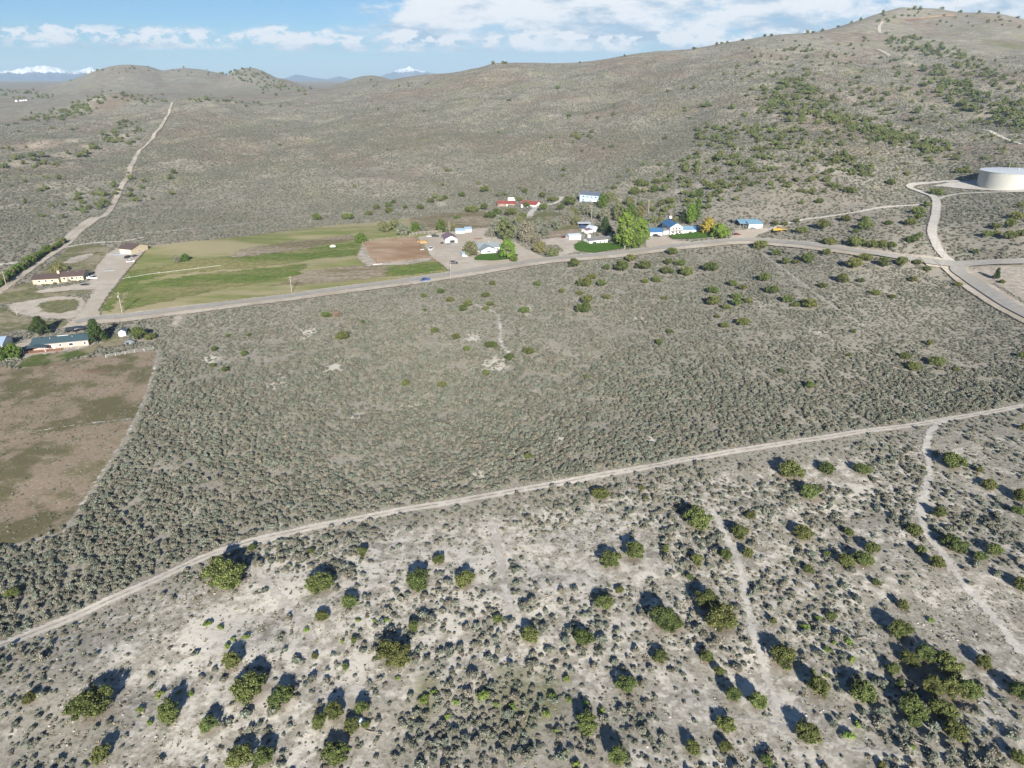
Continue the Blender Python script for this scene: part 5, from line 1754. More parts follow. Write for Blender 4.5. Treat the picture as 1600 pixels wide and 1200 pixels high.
# ranch house: two blocks under brown roofs
ranch, L = building('ranch_house', 'long tan ranch house with brown roofs behind the loop drive', (95, 440.5), (131, 438), 10.5, 2.9, 1.5, 'w_tan', 'r_brown', oh=.7,
                    openings=[('window', 'f', .12, .24, 1.0, 2.3), ('door', 'f', .30, .36, .1, 2.2, 'w_brown'), ('window', 'f', .45, .58, 1.0, 2.3), ('window', 'f', .68, .76, 1.1, 2.2), ('window', 'f', .84, .92, 1.1, 2.2),
                              ('window', 'r', .3, .45, 1., 2.2)])
a, b, L2, rz2 = frame_at((53, 446), (86, 443.5))
o_ = ground([(95, 440.5)])[0]
mb = MB(); W2 = L2
mb.prism([(-2.2, -1.5), (8.6, -1.5), (8.6, 2.7), (3.2, 4.0), (-2.2, 2.7)], 'x', -W2 - 2.4, -.06); mb.build('wing_wall', M['w_tan'], ranch)
mb = MB()
e = 2.7 - 1.3 * .6 / 5.4
mb.prism([(-2.8, e), (3.2, 4.0), (3.2, 4.16), (-2.8, e + .16)], 'x', -W2 - 3.0, -.08); mb.prism([(9.2, e), (3.2, 4.0), (3.2, 4.16), (9.2, e + .16)], 'x', -W2 - 3.0, -.08)
mb.build('wing_roof', M['r_brown'], ranch)
MB().box(-1.5, -.3, 2.4, 3.8, 2.5, 5.4).build('chimney', M['w_tan'], ranch)
for t in (.2, .45, .7):
    x = -W2 - 2.4 + (W2 + 2.3) * t
    wdw = MB().box(x, x + 1.3, -2.27, -2.17, 1.0, 2.1).build('window', M['trim'], ranch); MB().box(x + .14, x + 1.16, -2.285, -2.24, 1.14, 1.96).build('pane', M['glass'], wdw)
building('brown_shed', 'tan shed with a brown roof at the end of the gravel drive', (188, 397.5), (206, 399), 13, 3.8, 1.9, 'w_tan', 'r_brown', axis='x', oh=.6, cat='shed',
         openings=[('garage', 'f', .12, .42, .1, 3.0, 'w_cream'), ('garage', 'f', .55, .85, .1, 3.0, 'w_cream'), ('window', 'r', .4, .5, 1.2, 2.2)])

# white gabled house
h1, L = building('white_gabled_house', 'white house with a grey-blue roof and green front lawn', (748, 395), (781, 392.5), 10, 2.8, 1.9, 'w_white', 'r_grey', openings=[('window', 'f', .62, .76, .9, 2.2), ('door', 'f', .52, .57, .1, 2.2, 'w_brown'), ('window', 'f', .85, .94, .9, 2.2), ('window', 'r', .4, .55, 1, 2.2)])
mb = MB(); mb.prism([(.2, -1.5), (9.2, -1.5), (9.2, 2.6), (4.7, 4.35), (.2, 2.6)], 'y', -5.0, -.06); mb.build('gable_wing', M['w_white'], h1)
mb = MB()
for x0 in (-.4, 9.8):
    mb.prism([(x0, 2.37), (4.7, 4.37), (4.7, 4.53), (x0, 2.53)], 'y', -5.5, 4.2)
mb.build('wing_roof', M['r_grey'], h1)
wdw = MB().box(3.4, 5.8, -5.08, -4.98, .9, 2.0).build('window', M['trim'], h1); MB().box(3.55, 5.65, -5.1, -5.05, 1.05, 1.85).build('pane', M['glass'], wdw)
MB().box(L * .6, L * .6 + .7, 5.6, 6.3, 4.2, 5.3).build('chimney', M['brick'], h1)
building('white_garage', 'white gable-front garage with a dull purple roof in the farm yard', (696, 381), (714.5, 380.5), 13, 3.2, 1.9, 'w_white', 'r_purple', axis='y', cat='garage',
         openings=[('garage', 'f', .38, .80, .05, 2.4, 'dark'), ('window', 'l', .3, .4, 1.2, 2.2)])
building('light_blue_shed', 'low shed with a grey-blue roof right behind the white garage', (712, 366), (726, 366), 6, 2.4, 1.0, 'w_ltblue', 'r_bluegrey', cat='shed', openings=[('door', 'f', .4, .55, 0, 2)])
building('grey_blue_shed', 'smaller grey-blue shed right of the other, behind the garage', (727, 364.5), (737, 364), 6, 2.6, 1.0, 'w_ltblue', 'r_bluegrey', cat='shed', openings=[('door', 'f', .6, .8, 0, 2)])
building('playhouse', 'small blue and white shed under the leafless tree', (723, 402.5), (732, 402), 4, 2.3, .8, 'w_ltblue', 'r_bluegrey', cat='shed', openings=[('window', 'f', .3, .6, 1., 1.8)])

# red roofs
building('red_roof_barn', 'long brown building under a red metal roof, left of the two', (777.5, 323), (805, 321.5), 8, 2.7, 1.5, 'w_brown', 'r_red', oh=.5, cat='building', openings=[('door', 'f', .5, .58, 0, 2.1), ('window', 'f', .2, .3, 1, 2), ('window', 'f', .75, .85, 1, 2)])
building('red_roof_house', 'white house with a red roof, right of the two', (814, 324), (837, 324), 10, 2.8, 1.9, 'w_white', 'r_red', oh=.5, openings=[('window', 'f', .15, .3, 1, 2.1), ('door', 'f', .42, .5, 0, 2.1), ('window', 'f', .6, .75, 1, 2.1)])
rv = empty('camper_trailer', ground([(801, 314.5)])[0], 0.05, 'white camper trailer with a red stripe behind the red roofs', 'trailer')
MB().box(-4.2, 4.2, -1.25, 1.25, .7, 3.1, ( .25, .1)).build('body', M['c_white'], rv)
MB().box(-4.3, 4.3, -1.33, 1.33, 1.35, 1.6).build('stripe', M['r_red'], rv)
for x in (-.8, .3):
    for y in (-1.2, 1.2):
        MB().cyl((x, y - .12, .36), (x, y + .12, .36), .36, n=12).build('wheel', M['tyre'], rv)
for x in (-3, -1.2, 1.8):
    MB().box(x, x + 1.0, -1.335, -1.1, 1.8, 2.4).build('window', M['glass'], rv)
building('blue_house', 'two-storey pale blue house with a slate roof on the slope', (905.5, 315), (935, 315), 10, 6.0, 1.9, 'w_blue', 'r_slate', oh=.5,
         openings=[('window', 'f', .15, .25, 3.7, 5.0), ('window', 'f', .36, .44, 3.7, 5.0), ('window', 'f', .60, .68, 3.7, 5.0), ('window', 'f', .80, .90, 3.7, 5.0), ('window', 'f', .14, .24, 1.0, 2.3),
                   ('door', 'f', .45, .50, .1, 2.2), ('garage', 'f', .62, .88, .1, 2.4, 'w_white'), ('window', 'l', .3, .42, 3.7, 4.9)])

# long white house, garage and sheds
lw, L = building('long_white_house', 'long low white house with a grey roof and wide lawn', (921, 382), (966.5, 379), 8, 2.8, 1.0, 'w_white', 'r_greydk', oh=.35,
                 openings=[('window', 'f', .10, .24, 1.0, 2.1), ('window', 'f', .34, .40, 1.0, 2.1), ('door', 'f', .48, .52, .1, 2.2, 'w_brown'), ('window', 'f', .60, .72, 1.0, 2.1), ('window', 'f', .84, .92, 1.0, 2.1), ('window', 'l', .4, .55, 1, 2)])
MB().box(L * .12, L * .12 + 1.6, 6.2, 7.6, 2.8, 5.2).build('chimney', M['w_white'], lw)
building('small_white_garage', 'small white garage with a pale roof beside the maroon car', (889.5, 375.5), (907.5, 374), 6.5, 2.7, .7, 'w_white', 'r_pale', cat='garage', openings=[('garage', 'f', .52, .90, .05, 2.3, 'trim'), ('window', 'f', .15, .3, 1, 2)])
building('white_shed', 'white gabled shed behind the long white house', (925, 363.5), (934, 361.5), 5, 2.7, 1.2, 'w_white', 'r_pale', axis='y', cat='shed', openings=[('window', 'f', .4, .6, 1.1, 2)])
building('store_shed', 'low white shed between the small garage and the long house', (917, 365), (925, 363.5), 5, 2.1, .7, 'w_white', 'r_purple', cat='shed', openings=[('door', 'f', .4, .65, 0, 1.9)])
cp = empty('carport', ground([(912, 354)])[0], .03, 'open carport with a pale flat roof behind the garage', 'carport')
MB().box(-4.5, 4.5, -2.5, 2.5, 2.6, 2.8).build('roof', M['r_pale'], cp)
for x in (-4.2, 4.1):
    for y in (-2.3, 2.2):
        MB().box(x, x + .12, y, y + .12, -.3, 2.6).build('post', M['steel'], cp)

# blue roofed house
bh, L = building('blue_roofed_house', 'white two-storey house with a bright blue metal roof', (1047, 367), (1066, 365), 15, 5.2, 2.3, 'w_white', 'r_blue', axis='y', oh=.7,
                 openings=[('window', 'f', .15, .35, 3.3, 4.5), ('window', 'f', .42, .58, 3.1, 4.8), ('window', 'f', .65, .85, 3.3, 4.5), ('door', 'f', .44, .56, .1, 2.2, 'w_brown'), ('window', 'f', .12, .32, .9, 2.1), ('window', 'f', .68, .88, .9, 2.1)])
bal = MB().box(.2, L - .2, -1.6, -.07, 2.7, 2.85).build('balcony', M['greywood'], bh)
MB().box(.2, L - .2, -1.62, -1.54, 3.6, 3.7).build('handrail', M['greywood'], bal)
for i in range(7):
    x = .25 + i * (L - .6) / 6
    MB().box(x, x + .1, -1.6, -1.52, 2.86, 3.6).build('baluster', M['greywood'], bal)
for nm, x0, x1, y0, d_, hh, rh, rm in (('wing', L + .06, L + 8.5, .4, 8.5, 2.8, 1.5, 'r_ltblue'), ('annex', L + 8.6, L + 15.0, 1.4, 7.5, 2.6, 1.3, 'r_blue'), ('link_wing', -3.6, -.06, 2.5, 6.0, 2.5, .9, 'r_greydk')):
    MB().prism([(y0, -1.5), (y0 + d_, -1.5), (y0 + d_, hh), (y0 + d_ / 2, hh + rh), (y0, hh)], 'x', x0, x1).build(nm + '_wall', M['w_white'], bh)
    mb = MB(); yc = y0 + d_ / 2; o4 = .45; e = hh - rh * o4 / (d_ / 2)
    mb.prism([(y0 - o4, e + .02), (yc, hh + rh + .02), (yc, hh + rh + .18), (y0 - o4, e + .18)], 'x', x0 - .02, x1 + .25); mb.prism([(y0 + d_ + o4, e + .02), (yc, hh + rh + .02), (yc, hh + rh + .18), (y0 + d_ + o4, e + .18)], 'x', x0 - .02, x1 + .25)
    mb.build(nm + '_roof', M[rm], bh)
    for t in (.25, .65):
        if x1 - x0 < 5 and t > .5: continue
        x = x0 + (x1 - x0) * t
        wdw = MB().box(x, x + 1.3, y0 - .06, y0 + .03, .9, 2.0).build('window', M['trim'], bh); MB().box(x + .14, x + 1.16, y0 - .075, y0 - .02, 1.04, 1.86).build('pane', M['glass'], wdw)
dish = MB(); dish.cyl((4.5, 12.5, 6.2), (4.5, 12.5, 9.4), .08, n=6); dish.build('mast', M['steel'], bh)
MB().cyl((4.5, 12.3, 9.0), (4.5, 12.0, 9.2), .25, .95, 14).build('satellite_dish', M['c_white'], bh)
building('blue_roofed_garage', 'white garage with a bright blue roof left of the two-storey house', (1015.5, 369.5), (1034.5, 368.5), 9, 2.9, 1.7, 'w_white', 'r_blue', oh=.6, cat='garage',
         openings=[('garage', 'f', .30, .80, .05, 2.4, 'door_w'), ('window', 'l', .4, .5, 1, 2)])

# metal shed with an open bay
ms, L = building('metal_shed', 'white metal shed with a pale blue roof and open bay', (1169.5, 357.5), (1191, 356.5), 9, 3.0, 1.2, 'w_white', 'r_ltblue', cat='shed', openings=[('garage', 'f', .08, .34, .05, 2.6, 'trim'), ('garage', 'f', .42, .68, .05, 2.6, 'trim')])
MB().prism([(4.6, 3.6), (9.4, 4.6), (9.4, 4.75), (4.6, 3.75)], 'x', -5.2, L + .3).build('upper_roof', M['r_ltblue'], ms)
for x in (-5, -2.6):
    for y in (2.6, 9.0):
        MB().box(x, x + .16, y, y + .16, -.8, 3.9 if y < 5 else 4.5).build('bay_post', M['greywood'], ms)
MB().box(-5, -.06, 9.2, 9.35, -.8, 4.4).build('bay_back_wall', M['dark'], ms)  # near-black colour paints in the shade of the open bay
MB().prism([(2.4, 2.9), (9.4, 4.4), (9.4, 4.5), (2.4, 3.0)], 'x', -5.2, -.08).build('bay_roof', M['r_ltblue'], ms)
sd_, _ = building('dark_shed', 'small dark open shed left of the metal shed', (1144, 350), (1151, 350), 4, 2.6, .4, 'dark', 'r_greydk', cat='shed', openings=[('garage', 'f', .2, .8, 0, 2.1, 'black')])  # no door here: the black panel paints the shade of the open front

# ------------------------------------------------------------------ water tank
g = ground([(1583, 297.5)])[0]
d = g[1] * CP - (g[2] - CAM_H) * SP
TR = 61 * d / FPX * math.cos(math.atan((1583 - 800) / FPX)) * 1.06
n_ = math.hypot(g[0], g[1])
tx, ty = g[0] + g[0] / n_ * TR, g[1] + g[1] / n_ * TR
TH = 23.5 * d / FPX / math.cos(math.radians(6)) * 1.0
tz = float(min(height(tx, ty), g[2]))
tank = empty('water_tank', (tx, ty, tz), 0, 'large round cream water storage tank at the right edge', 'water tank')
mb = MB(); mb.cyl((0, 0, -6), (0, 0, TH), TR, n=96, caps=False); o = mb.build('shell', M['tank'], tank)
for p_ in o.data.polygons: p_.use_smooth = True
mb = MB(); mb.cyl((0, 0, TH - .02), (0, 0, TH + .22), TR + .25, n=96, caps=True); mb.build('rim', M['tank'], tank)
mb = MB(); mb.cyl((0, 0, TH + .225), (0, 0, TH + 1.3), TR + .1, .6, 96, True); mb.build('roof', M['tank_roof'], tank)
MB().cyl((0, 0, TH + 1.2), (0, 0, TH + 2.4), .5, n=12).build('vent', M['steel'], tank)
MB().cyl((-TR * .1, TR * .3, TH + .8), (-TR * .1, TR * .3, TH + 6.0), .10, n=6).build('antenna', M['steel'], tank)
for k in range(1, 5):
    MB().cyl((0, 0, TH * k / 5 - .05), (0, 0, TH * k / 5 + .05), TR + .06, n=96, caps=False).build('weld_seam', M['tank'], tank)
lad = MB()
aL = math.atan2(-ty, -tx) + .5
lx, ly = math.cos(aL) * (TR + .15), math.sin(aL) * (TR + .15)
lad.cyl((lx, ly, -1), (lx, ly, TH + 1), .06, n=5); lad.cyl((lx + .4, ly - .3, -1), (lx + .4, ly - .3, TH + 1), .06, n=5)
lad.build('ladder', M['steel'], tank)

# ------------------------------------------------------------------ poles
POLES = [((191, 489), (185, 456), 'wooden utility pole with a transformer by the pasture corner', True), ((456, 457), (453, 431), 'wooden utility pole at the pasture edge halfway along the road', False),
         ((704, 436), (704, 408), 'wooden utility pole at the entrance of the farm yard', False), ((10, 446), (3, 423), 'light grey pole in the hedge at the left edge', False),
         ((1470, 419), (1478, 384), 'leaning utility pole at the paved junction', False), ((1461.5, 397), (1465, 375), 'utility pole left of the tank road', False),
         ((1421, 414.5), (1425, 396), 'utility pole beside the paved road left of the junction', False), ((924, 345), (925, 320), 'utility pole below the blue two-storey house', False),
         ((1013, 335), (1014, 312), 'utility pole behind the tall cottonwoods', False), ((27, 493), (24.5, 480), 'short wooden post at the left bend of the loop drive', False),
         ((947, 317), (947.5, 303), 'white pole right of the blue two-storey house', False)]
for (b_, t_, lab, tr) in POLES:
    g = ground([b_])[0]
    dx, dy, dz = ray(*t_)
    hh = math.hypot(g[0], g[1])
    zt = CAM_H + hh * dz / math.hypot(dx, dy)
    H = max(2.0, zt - g[2])
    xt = hh * dx / math.hypot(dx, dy) - g[0]
    root = empty('utility_pole' if H > 5 else 'wooden_post', g, 0, lab, 'pole')
    MB().cyl((0, 0, -.6), (max(-1, min(1, xt)) * .5, 0, H), .19, .13, 8).build('post', M['greywood'], root)
    if H > 6:
        lx = max(-1, min(1, xt)) * .5
        arm = MB().box(lx - 1.2, lx + 1.2, -.16, -.02, H - .9, H - .75).build('crossarm', M['wood'], root)
        for x in (-1.0, 0.0, 1.0):
            MB().cyl((lx + x, -.09, H - .75), (lx + x, -.09, H - .5), .06, n=6).build('insulator', M['steel'], arm)
    if tr:
        MB().cyl((.25 - .3, -.35, H - 2.6), (.25 - .3, -.35, H - 1.6), .28, n=10).build('transformer', M['steel'], root)

# masts on the summit
for (b_, t_, lab) in (((1425, 13), (1426, -8), 'tall radio mast on the hill top, leftmost of three'), ((1431, 12), (1433, -6), 'radio mast on the hill top, middle of three'),
                      ((1492.5, 22), (1494, 8), 'short radio mast on the hill top, rightmost of three')):
    vv = b_[1]
    for k in range(60):
        dx, dy, dz = ray(b_[0], vv - 15 + k * .5)
        hh = math.hypot(dx, dy); sel = _RS[_RS > 1200]
        if np.any(CAM_H + sel * dz / hh < height(sel * dx / hh, sel * dy / hh)):
            vv = vv - 15 + k * .5 + .6; break
    g = ground([(b_[0], vv)])[0]
    H = (b_[1] - t_[1]) * math.hypot(g[0], g[1]) / FPX
    root = empty('radio_mast', g, 0, lab, 'mast')
    for i in range(3):
        a = i * 2.094
        MB().cyl((1.1 * math.cos(a), 1.1 * math.sin(a), -2), (.35 * math.cos(a), .35 * math.sin(a), H), .22, .16, 5).build('leg', M['steel'], root)
    mb = MB()
    for k in range(9):
        z0, z1 = H * k / 9, H * (k + 1) / 9
        for i in range(3):
            a, b2 = i * 2.094, (i + 1) * 2.094
            r0, r1 = 1.1 - .75 * k / 9, 1.1 - .75 * (k + 1) / 9
            mb.cyl((r0 * math.cos(a), r0 * math.sin(a), z0), (r1 * math.cos(b2), r1 * math.sin(b2), z1), .09, n=4, caps=False)
    mb.build('bracing', M['steel'], root)

# ------------------------------------------------------------------ fences


def fence(name, label, uv, post_gap, h, rails, mat, pw=.12, rail_w=.1):
    G = ground(uv)
    L = smooth_line(G, 0.5) if len(G) > 2 else np.array([G[0, :2] + (G[1, :2] - G[0, :2]) * t for t in np.linspace(0, 1, 60)])
    seg = np.concatenate([[0], np.cumsum(np.hypot(*np.diff(L, axis=0).T))])
    n = max(2, int(seg[-1] / post_gap) + 1)
    o = L[0]; z0 = float(height(*o))
    root = empty(name, (o[0], o[1], z0), 0, label, 'fence')
    pts = []
    for s in np.linspace(0, seg[-1], n):
        x = np.interp(s, seg, L[:, 0]); y = np.interp(s, seg, L[:, 1]); z = float(height(x, y))
        pts.append((x - o[0], y - o[1], z - z0))
    pm = MB().box(-pw / 2, pw / 2, -pw / 2, pw / 2, -.4, h).mesh(name + '_post', mat)
    for p_ in pts:
        link('post', pm, root).location = p_
    for rz in rails:
        for i in range(len(pts) - 1):
            a, b2 = Vector(pts[i]) + Vector((0, 0, rz)), Vector(pts[i + 1]) + Vector((0, 0, rz))
            MB().cyl(a, b2, rail_w / 2, n=4, caps=False).build('rail', mat, root)
    return root


fence('rail_fence', 'white rail fence below the small white shed', [(166, 559), (188, 555), (215, 551), (240, 546.5)], 3.0, 1.35, (.45, .85, 1.25), M['rail'], .16, .12)
fence('side_rail_fence', 'white rail fence at the left edge below the tree', [(-40, 569), (0, 566.5), (28, 563.5)], 3.0, 1.35, (.5, 1.2), M['rail'], .16, .12)
fence('arena_front_fence', 'wooden fence along the near side of the riding arena', [(612, 411), (640, 408), (672, 404)], 3.5, 1.6, (.7, 1.4), M['wood'], .2, .16)
fence('arena_left_fence', 'wooden fence along the left side of the riding arena', [(566, 380), (572, 390), (580, 404), (590, 412)], 3.5, 1.6, (.7, 1.4), M['wood'], .2, .16)
fence('arena_right_fence', 'wooden fence along the right side of the riding arena', [(648, 371), (655, 380), (662, 391), (672, 404), (682, 410)], 3.5, 1.7, (.6, 1.1, 1.6), M['wood'], .2, .2)
fence('arena_back_fence', 'pale rail fence along the far side of the riding arena', [(570, 379), (600, 375), (648, 371)], 3.5, 1.5, (.7, 1.4), M['greywood'], .16, .12)
fence('corral_fence', 'grey board fence behind the farm yard left of the garage', [(640, 369), (660, 366), (690, 364)], 3.0, 1.9, (.4, .9, 1.4, 1.8), M['greywood'], .2, .22)
fence('paddock_fence', 'dark fence on the far side of the farm yard', [(738, 361), (755, 359), (772, 357)], 3.5, 1.3, (.5, 1.1), M['wood'], .18, .16)
fence('paddock_side_fence', 'wooden fence along the right side of the back paddock', [(748, 331), (760, 342), (772, 353)], 4, 1.4, (.6, 1.2), M['wood'], .2, .16)
fence('pasture_fence', 'wire fence posts along the top of the pasture', [(235, 384), (330, 374), (440, 361), (545, 349), (640, 340), (748, 331)], 7, 1.3, (1.15,), M['wood'], .16, .03)
fence('road_fence', 'wire fence posts between pasture and paved road', [(200, 491), (300, 479), (400, 466), (500, 453), (600, 439), (690, 426)], 6, 1.3, (1.15,), M['wood'], .15, .03)
fence('lawn_fence', 'pale fence along the long lawn beside the paved road', [(897, 386), (900, 393), (930, 398), (965, 392)], 4, 1.1, (1.0,), M['greywood'], .14, .06)
pipe = empty('irrigation_pipe', ground([(192, 436.5)])[0], 0, 'white irrigation pipe line across the pasture', 'pipe')
G = ground([(192, 436.5), (230, 430), (280, 424), (345, 416)])
o = G[0]
mb = MB()
for i in range(3):
    mb.cyl(Vector(G[i] - o) + Vector((0, 0, .5)), Vector(G[i + 1] - o) + Vector((0, 0, .5)), .07, n=6)
mb.build('pipe', M['pipe'], pipe)
for t in np.linspace(0, 1, 12):
    j = min(int(t * 3), 2); f_ = t * 3 - j
    p_ = G[j] + (G[j + 1] - G[j]) * f_ - o
    MB().cyl(Vector(p_) + Vector((0, 0, -.3)), Vector(p_) + Vector((0, 0, 1.3 if int(t * 11) % 4 == 1 else .6)), .07, n=5).build('riser', M['pipe'], pipe)

# ------------------------------------------------------------------ vehicles


def vehicle(kind, uv, heading, paint, label):
    g = ground([uv])[0]
    root = empty({'car': 'parked_car', 'pickup': 'pickup_truck', 'suv': 'suv'}[kind], (g[0], g[1], g[2] + .12), heading, label, {'car': 'car', 'pickup': 'pickup', 'suv': 'suv'}[kind])
    Lh = {'car': 2.25, 'pickup': 2.8, 'suv': 2.4}[kind]
    hw = .93
    zb = .38 if kind == 'car' else .48
    zs = zb + (.52 if kind == 'car' else .62)
    zt = {'car': 1.45, 'pickup': 1.85, 'suv': 1.78}[kind]
    mb = MB()
    mb.prism([(-Lh, zb), (Lh, zb), (Lh, zs - .12), (Lh - .12, zs), (-Lh + .08, zs), (-Lh, zs - .05)], 'y', -hw, hw)
    body = mb.build('body', M[paint], root)
    if kind == 'car':
        cab = [(-1.75, zs), (1.05, zs), (.35, zt), (-1.1, zt)]
    elif kind == 'suv':
        cab = [(-2.3, zs), (1.15, zs), (.55, zt), (-2.1, zt)]
    else:
        cab = [(-.75, zs), (1.45, zs), (.8, zt), (-.6, zt)]
    MB().prism([(x, z + .01) for x, z in cab], 'y', -hw + .1, hw - .1).build('window', M['glass'], root)
    top = [p_ for p_ in cab if p_[1] == zt]
    MB().box(min(p_[0] for p_ in top) - .03, max(p_[0] for p_ in top) + .03, -hw + .08, hw - .08, zt + .005, zt + .07).build('roof', M[paint], root)
    if kind == 'pickup':
        MB().box(-Lh + .15, -.85, -hw + .12, hw - .12, zs + .004, zs + .02).build('cargo_bed', M['dark'], root)
        for s in (-1, 1):
            MB().box(-Lh + .05, -.8, s * hw - (.1 if s > 0 else 0), s * hw + (.1 if s < 0 else 0), zs + .002, zs + .28).build('bed_side', M[paint], root)
    wm = MB().cyl((0, -.12, 0), (0, .12, 0), .36 if kind != 'car' else .32, n=14).mesh('wheel_mesh', M['tyre'])
    for sx in (-Lh * .62, Lh * .62):
        for s in (-1, 1):
            link('wheel', wm, root).location = (sx, s * (hw - .08), .26 if kind == 'car' else .30)
    for s in (-1, 1):
        MB().box(Lh - .02, Lh + .02, s * .62 - .18, s * .62 + .18, zs - .32, zs - .16).build('headlight', M['trim'], root)
        MB().box(-Lh - .02, -Lh + .02, s * .7 - .12, s * .7 + .12, zs - .3, zs - .12).build('tail_light', M['r_red'], root)
    return root


a, b, _, hd = frame_at((640, 440), (690, 433))
vehicle('pickup', (664, 440), hd + math.pi, 'c_blue', 'dark blue pickup driving on the paved road')
vehicle('pickup', (145, 436.5), -.1, 'c_white', 'white pickup parked at the right end of the ranch house')
vehicle('suv', (201.5, 404), 1.2, 'c_black', 'black car parked before the brown shed, left of the three')
vehicle('suv', (211, 403), 1.3, 'c_grey', 'grey car parked before the brown shed, right of the three')
vehicle('car', (204.5, 410), .4, 'c_white', 'white car parked nearest the drive by the brown shed')
vehicle('suv', (113, 518.5), .3, 'c_black', 'black car behind the teal roof, left of two')
vehicle('suv', (126, 516.5), .35, 'c_black', 'black car behind the teal roof, nearer the evergreen')
vehicle('pickup', (674, 390.5), 1.4, 'c_white', 'white pickup parked by the arena fence')
vehicle('car', (672, 370.5), .1, 'c_white', 'white car at the grey board fence')
vehicle('suv', (680, 371), .2, 'c_black', 'dark car beside the white one at the grey fence')
vehicle('suv', (709, 413), .1, 'c_black', 'black car parked by the farm yard entrance')
vehicle('car', (691, 382), 1.5, 'c_brown', 'brown old car left of the white garage')
vehicle('car', (702, 384), .2, 'c_grey', 'dark grey car before the white garage door')
vehicle('suv', (1026, 370.5), -.2, 'c_black', 'black suv before the blue roofed garage')
vehicle('car', (1151, 368), .1, 'c_red', 'dark red car on the pale yard before the metal shed')
vehicle('car', (881, 372), 1.3, 'c_red', 'maroon car beside the small white garage')
vehicle('car', (1177, 359), .1, 'c_grey', 'grey car parked against the metal shed')
vehicle('suv', (911, 356), .1, 'c_blue', 'dark blue car under the carport')

# low trailers
for uv, hd_, m_, lab in (((186, 399), .2, 'c_ltblue', 'pale blue flat trailer left of the brown shed'), ((172, 424.5), .1, 'steel', 'long low grey trailer on the gravel drive'), ((747, 375), .1, 'rust', 'rusty low trailer in the farm yard')):
    g = ground([uv])[0]
    root = empty('flat_trailer', (g[0], g[1], g[2] + .1), hd_, lab, 'trailer')
    MB().box(-2.8, 2.8, -1.1, 1.1, .55, .72).build('bed', M[m_], root)
    MB().box(2.8, 4.2, -.08, .08, .5, .62).build('tongue', M['steel'], root)
    wm = MB().cyl((0, -.1, 0), (0, .1, 0), .34, n=12).mesh('wheel_mesh', M['tyre'])
    for s in (-1, 1):
        for x in (-.5, .4):
            link('wheel', wm, root).location = (x, s * 1.15, .25)

# yellow road grader
g = ground([(1218, 363)])[0]
gr = empty('road_grader', (g[0], g[1], g[2] + .1), .06, 'yellow road grader parked right of the metal shed', 'grader')
MB().prism([(-4.6, 1.2), (-1.2, 1.2), (-.9, 1.5), (4.4, 1.9), (4.4, 2.25), (-.9, 2.2), (-1.2, 2.5), (-4.6, 2.4)], 'y', -.55, .55).build('frame', M['c_yellow'], gr)
cab = MB().box(-1.9, -.3, -.85, .85, 2.3, 3.9, (.12, .08)).build('cab', M['c_yellow'], gr)
MB().box(-1.75, -.45, -.9, .9, 2.9, 3.6).build('window', M['glass'], cab)
MB().prism([(.2, .45), (.7, .45), (.9, 1.15), (.5, 1.2)], 'y', -2.0, 2.0).build('blade', M['c_yellow'], gr)
MB().box(.3, .8, -.4, .4, 1.1, 1.6).build('circle_mount', M['c_yellow'], gr)
wm = MB().cyl((0, -.22, 0), (0, .22, 0), .68, n=16).mesh('grader_wheel', M['tyre'])
for x in (-4.0, -2.5, 4.0):
    for s in (-1, 1):
        link('wheel', wm, gr).location = (x, s * 1.05, .62)

# trampoline, tent, stock tank, pile
g = ground([(133, 447)])[0]
tr = empty('trampoline', g, 0, 'round black trampoline before the ranch house', 'trampoline')
MB().cyl((0, 0, .85), (0, 0, .92), 2.1, n=28).build('mat', M['black'], tr)
mb = MB()
for i in range(28):
    a, b2 = 6.2832 * i / 28, 6.2832 * (i + 1) / 28
    mb.cyl((2.2 * math.cos(a), 2.2 * math.sin(a), .9), (2.2 * math.cos(b2), 2.2 * math.sin(b2), .9), .07, n=5, caps=False)
mb.build('frame', M['steel'], tr)
for i in range(6):
    a = i * 1.0472
    MB().cyl((2.15 * math.cos(a), 2.15 * math.sin(a), -.1), (2.15 * math.cos(a), 2.15 * math.sin(a), .9), .04, n=5).build('leg', M['steel'], tr)
g = ground([(203, 537)])[0]
tent = empty('dome_tent', g, 0, 'grey rounded tarp shelter right of the teal roofed home', 'shelter')
iv, if_ = ico()
vv = iv * np.array([2.5, 1.9, 1.7]) * np.random.default_rng(2).uniform(.9, 1.08, (len(iv), 1))
link('cover', mesh_np('cover', vv, if_, [M['tarp_grey']], smooth=False), tent)
MB().box(-.5, .5, -1.95, -1.5, 0, 1.1).build('door', M['dark'], tent)
g = ground([(660, 379)])[0]
pile = np.random.default_rng(3)
vv = iv * np.array([4.2, 5.0, 1.5]) * pile.uniform(.85, 1.15, (len(iv), 1))
link('sand_pile', mesh_np('sand_pile', vv, if_, [M['sand']], smooth=True), label='orange sand pile beside the arena corner', category='pile').location = g
# white tarp and silvery scrap under foreground junipers
for uv, m_, sc, lab in (((559, 1128), 'w_ltblue', 1.0, 'crumpled pale blue tarp among junipers at the bottom'), ((1430, 1022), 'steel', .9, 'silvery scrap panel behind the dense grove'), ((520, 386), 'w_white', 2.2, 'white scrap heap in the dry pasture')):
    g = ground([uv])[0]
    vv = iv * np.array([1.1, .8, .45]) * sc * pile.uniform(.6, 1.4, (len(iv), 1))
    link('scrap_tarp', mesh_np('scrap_tarp', vv, if_, [M[m_]]), label=lab, category='debris').location = (g[0], g[1], g[2] + .2)
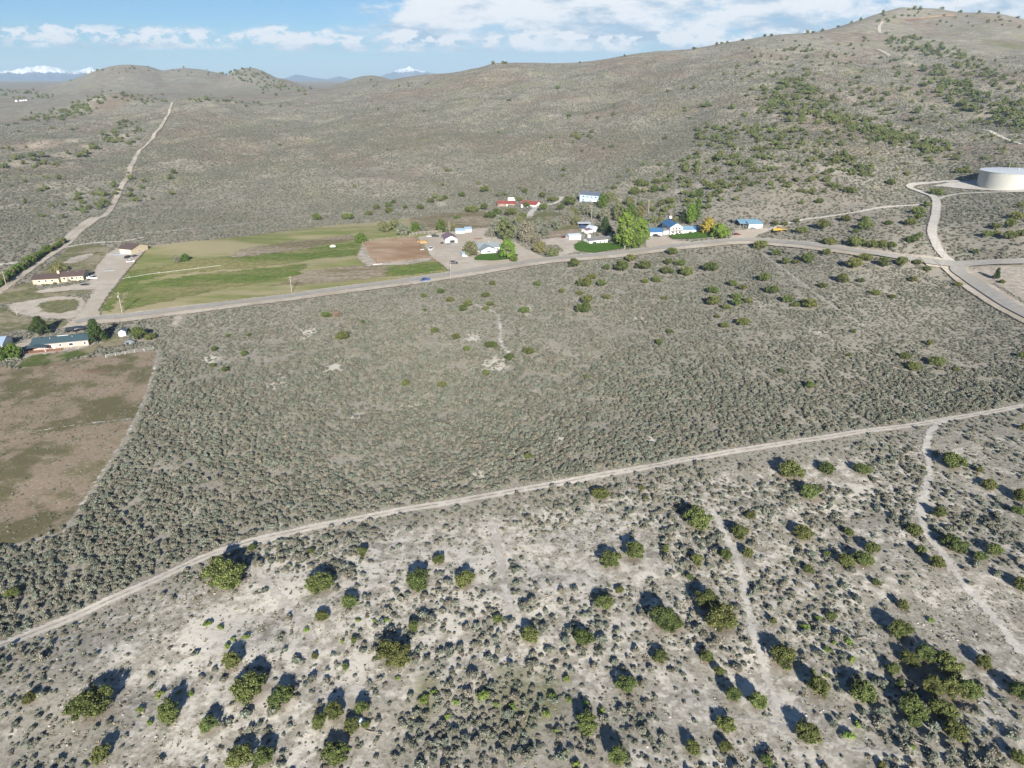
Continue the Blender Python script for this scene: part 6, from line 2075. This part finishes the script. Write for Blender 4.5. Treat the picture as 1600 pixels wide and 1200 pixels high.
# dead wood at the foot of the foreground junipers
for k, (uv, lab) in enumerate((((585, 1146), 'pale dead branches right of the bottom junipers'), ((538, 1150), 'dead limbs between the junipers at the bottom'), ((1345, 1000), 'fallen dead limb left of the dense grove'), ((1440, 1165), 'dead sticks below the dense grove'))):
    g = ground([uv])[0]
    rd = random.Random(60 + k)
    mb = MB()
    p0 = Vector((-1.6, 0, .15)); p1 = Vector((1.7, rd.uniform(-.5, .5), .45))
    mb.cyl(p0, p1, .11, .05, 6)
    for i in range(7):
        a_ = p0.lerp(p1, rd.uniform(.15, .95))
        mb.cyl(a_, a_ + Vector((rd.uniform(-.2, 1.1), rd.uniform(-1.1, 1.1), rd.uniform(.0, .6))), .05, .02, 5)
    o = mb.build('dead_branch', M['pale_bark'], label=lab, category='branch')
    o.location = g; o.rotation_euler = (0, 0, rd.uniform(-.6, .6))
# far white farm buildings on the plain
for k, (u, v, lab) in enumerate(((26, 158.5, 'leftmost tiny white building on the far plain'), (33, 158, 'second tiny white building on the far plain'), (37, 157.8, 'third tiny white building on the far plain'), (41, 157.5, 'rightmost tiny white building of four on the far plain'))):
    g = ground([(u, v)])[0]
    root = empty('far_building', g, .1, lab, 'building')
    MB().box(-2.6, 2.6, -2, 2, -1, 2.2).build('wall', M['w_white'], root)
    MB().prism([(-2.3, 2.1), (0, 3.0), (2.3, 2.1), (2.3, 2.25), (0, 3.15), (-2.3, 2.25)], 'x', -2.8, 2.8).build('roof', M['r_pale'], root)
# low stock of hay / troughs at the arena
for uv, s_, m_, lab in (((590, 414.5), (5.0, 1.2, 1.0), 'debris', 'grey feed trough heap at the near left corner of the arena'), ((660, 392), (2.6, 1.4, 1.3), 'steel', 'metal feeder inside the right side of the arena'), ((626, 382), (1.2, 1.8, 1.1), 'wood', 'brown jump stand inside the arena')):
    g = ground([uv])[0]
    root = empty('feeder', g, .25, lab, 'feeder')
    MB().box(-s_[0] / 2, s_[0] / 2, -s_[1] / 2, s_[1] / 2, .35, .9 * s_[2]).build('trough', M[m_], root)
    for x in (-s_[0] * .4, s_[0] * .4):
        MB().box(x - .1, x + .1, -s_[1] * .45, s_[1] * .45, -.2, .35).build('leg', M['wood'], root)

# ------------------------------------------------------------------ air
hz = MB().box(-18500, 18500, -18500, 18500, float(GZ.min()) - 1.5, 420)
hm_ = bpy.data.materials.new('haze_air'); hm_.use_nodes = True
nt = hm_.node_tree; nt.nodes.clear()
ho = nt.nodes.new('ShaderNodeOutputMaterial'); hv = nt.nodes.new('ShaderNodeVolumePrincipled')
hv.inputs['Color'].default_value = (0.62, 0.81, 1.0, 1)
hv.inputs['Density'].default_value = 7.5e-5
hv.inputs['Anisotropy'].default_value = 0.0
nt.links.new(hv.outputs[0], ho.inputs['Volume'])
hz.build('haze', hm_, kind='stuff', label='thin bluish haze filling the air')
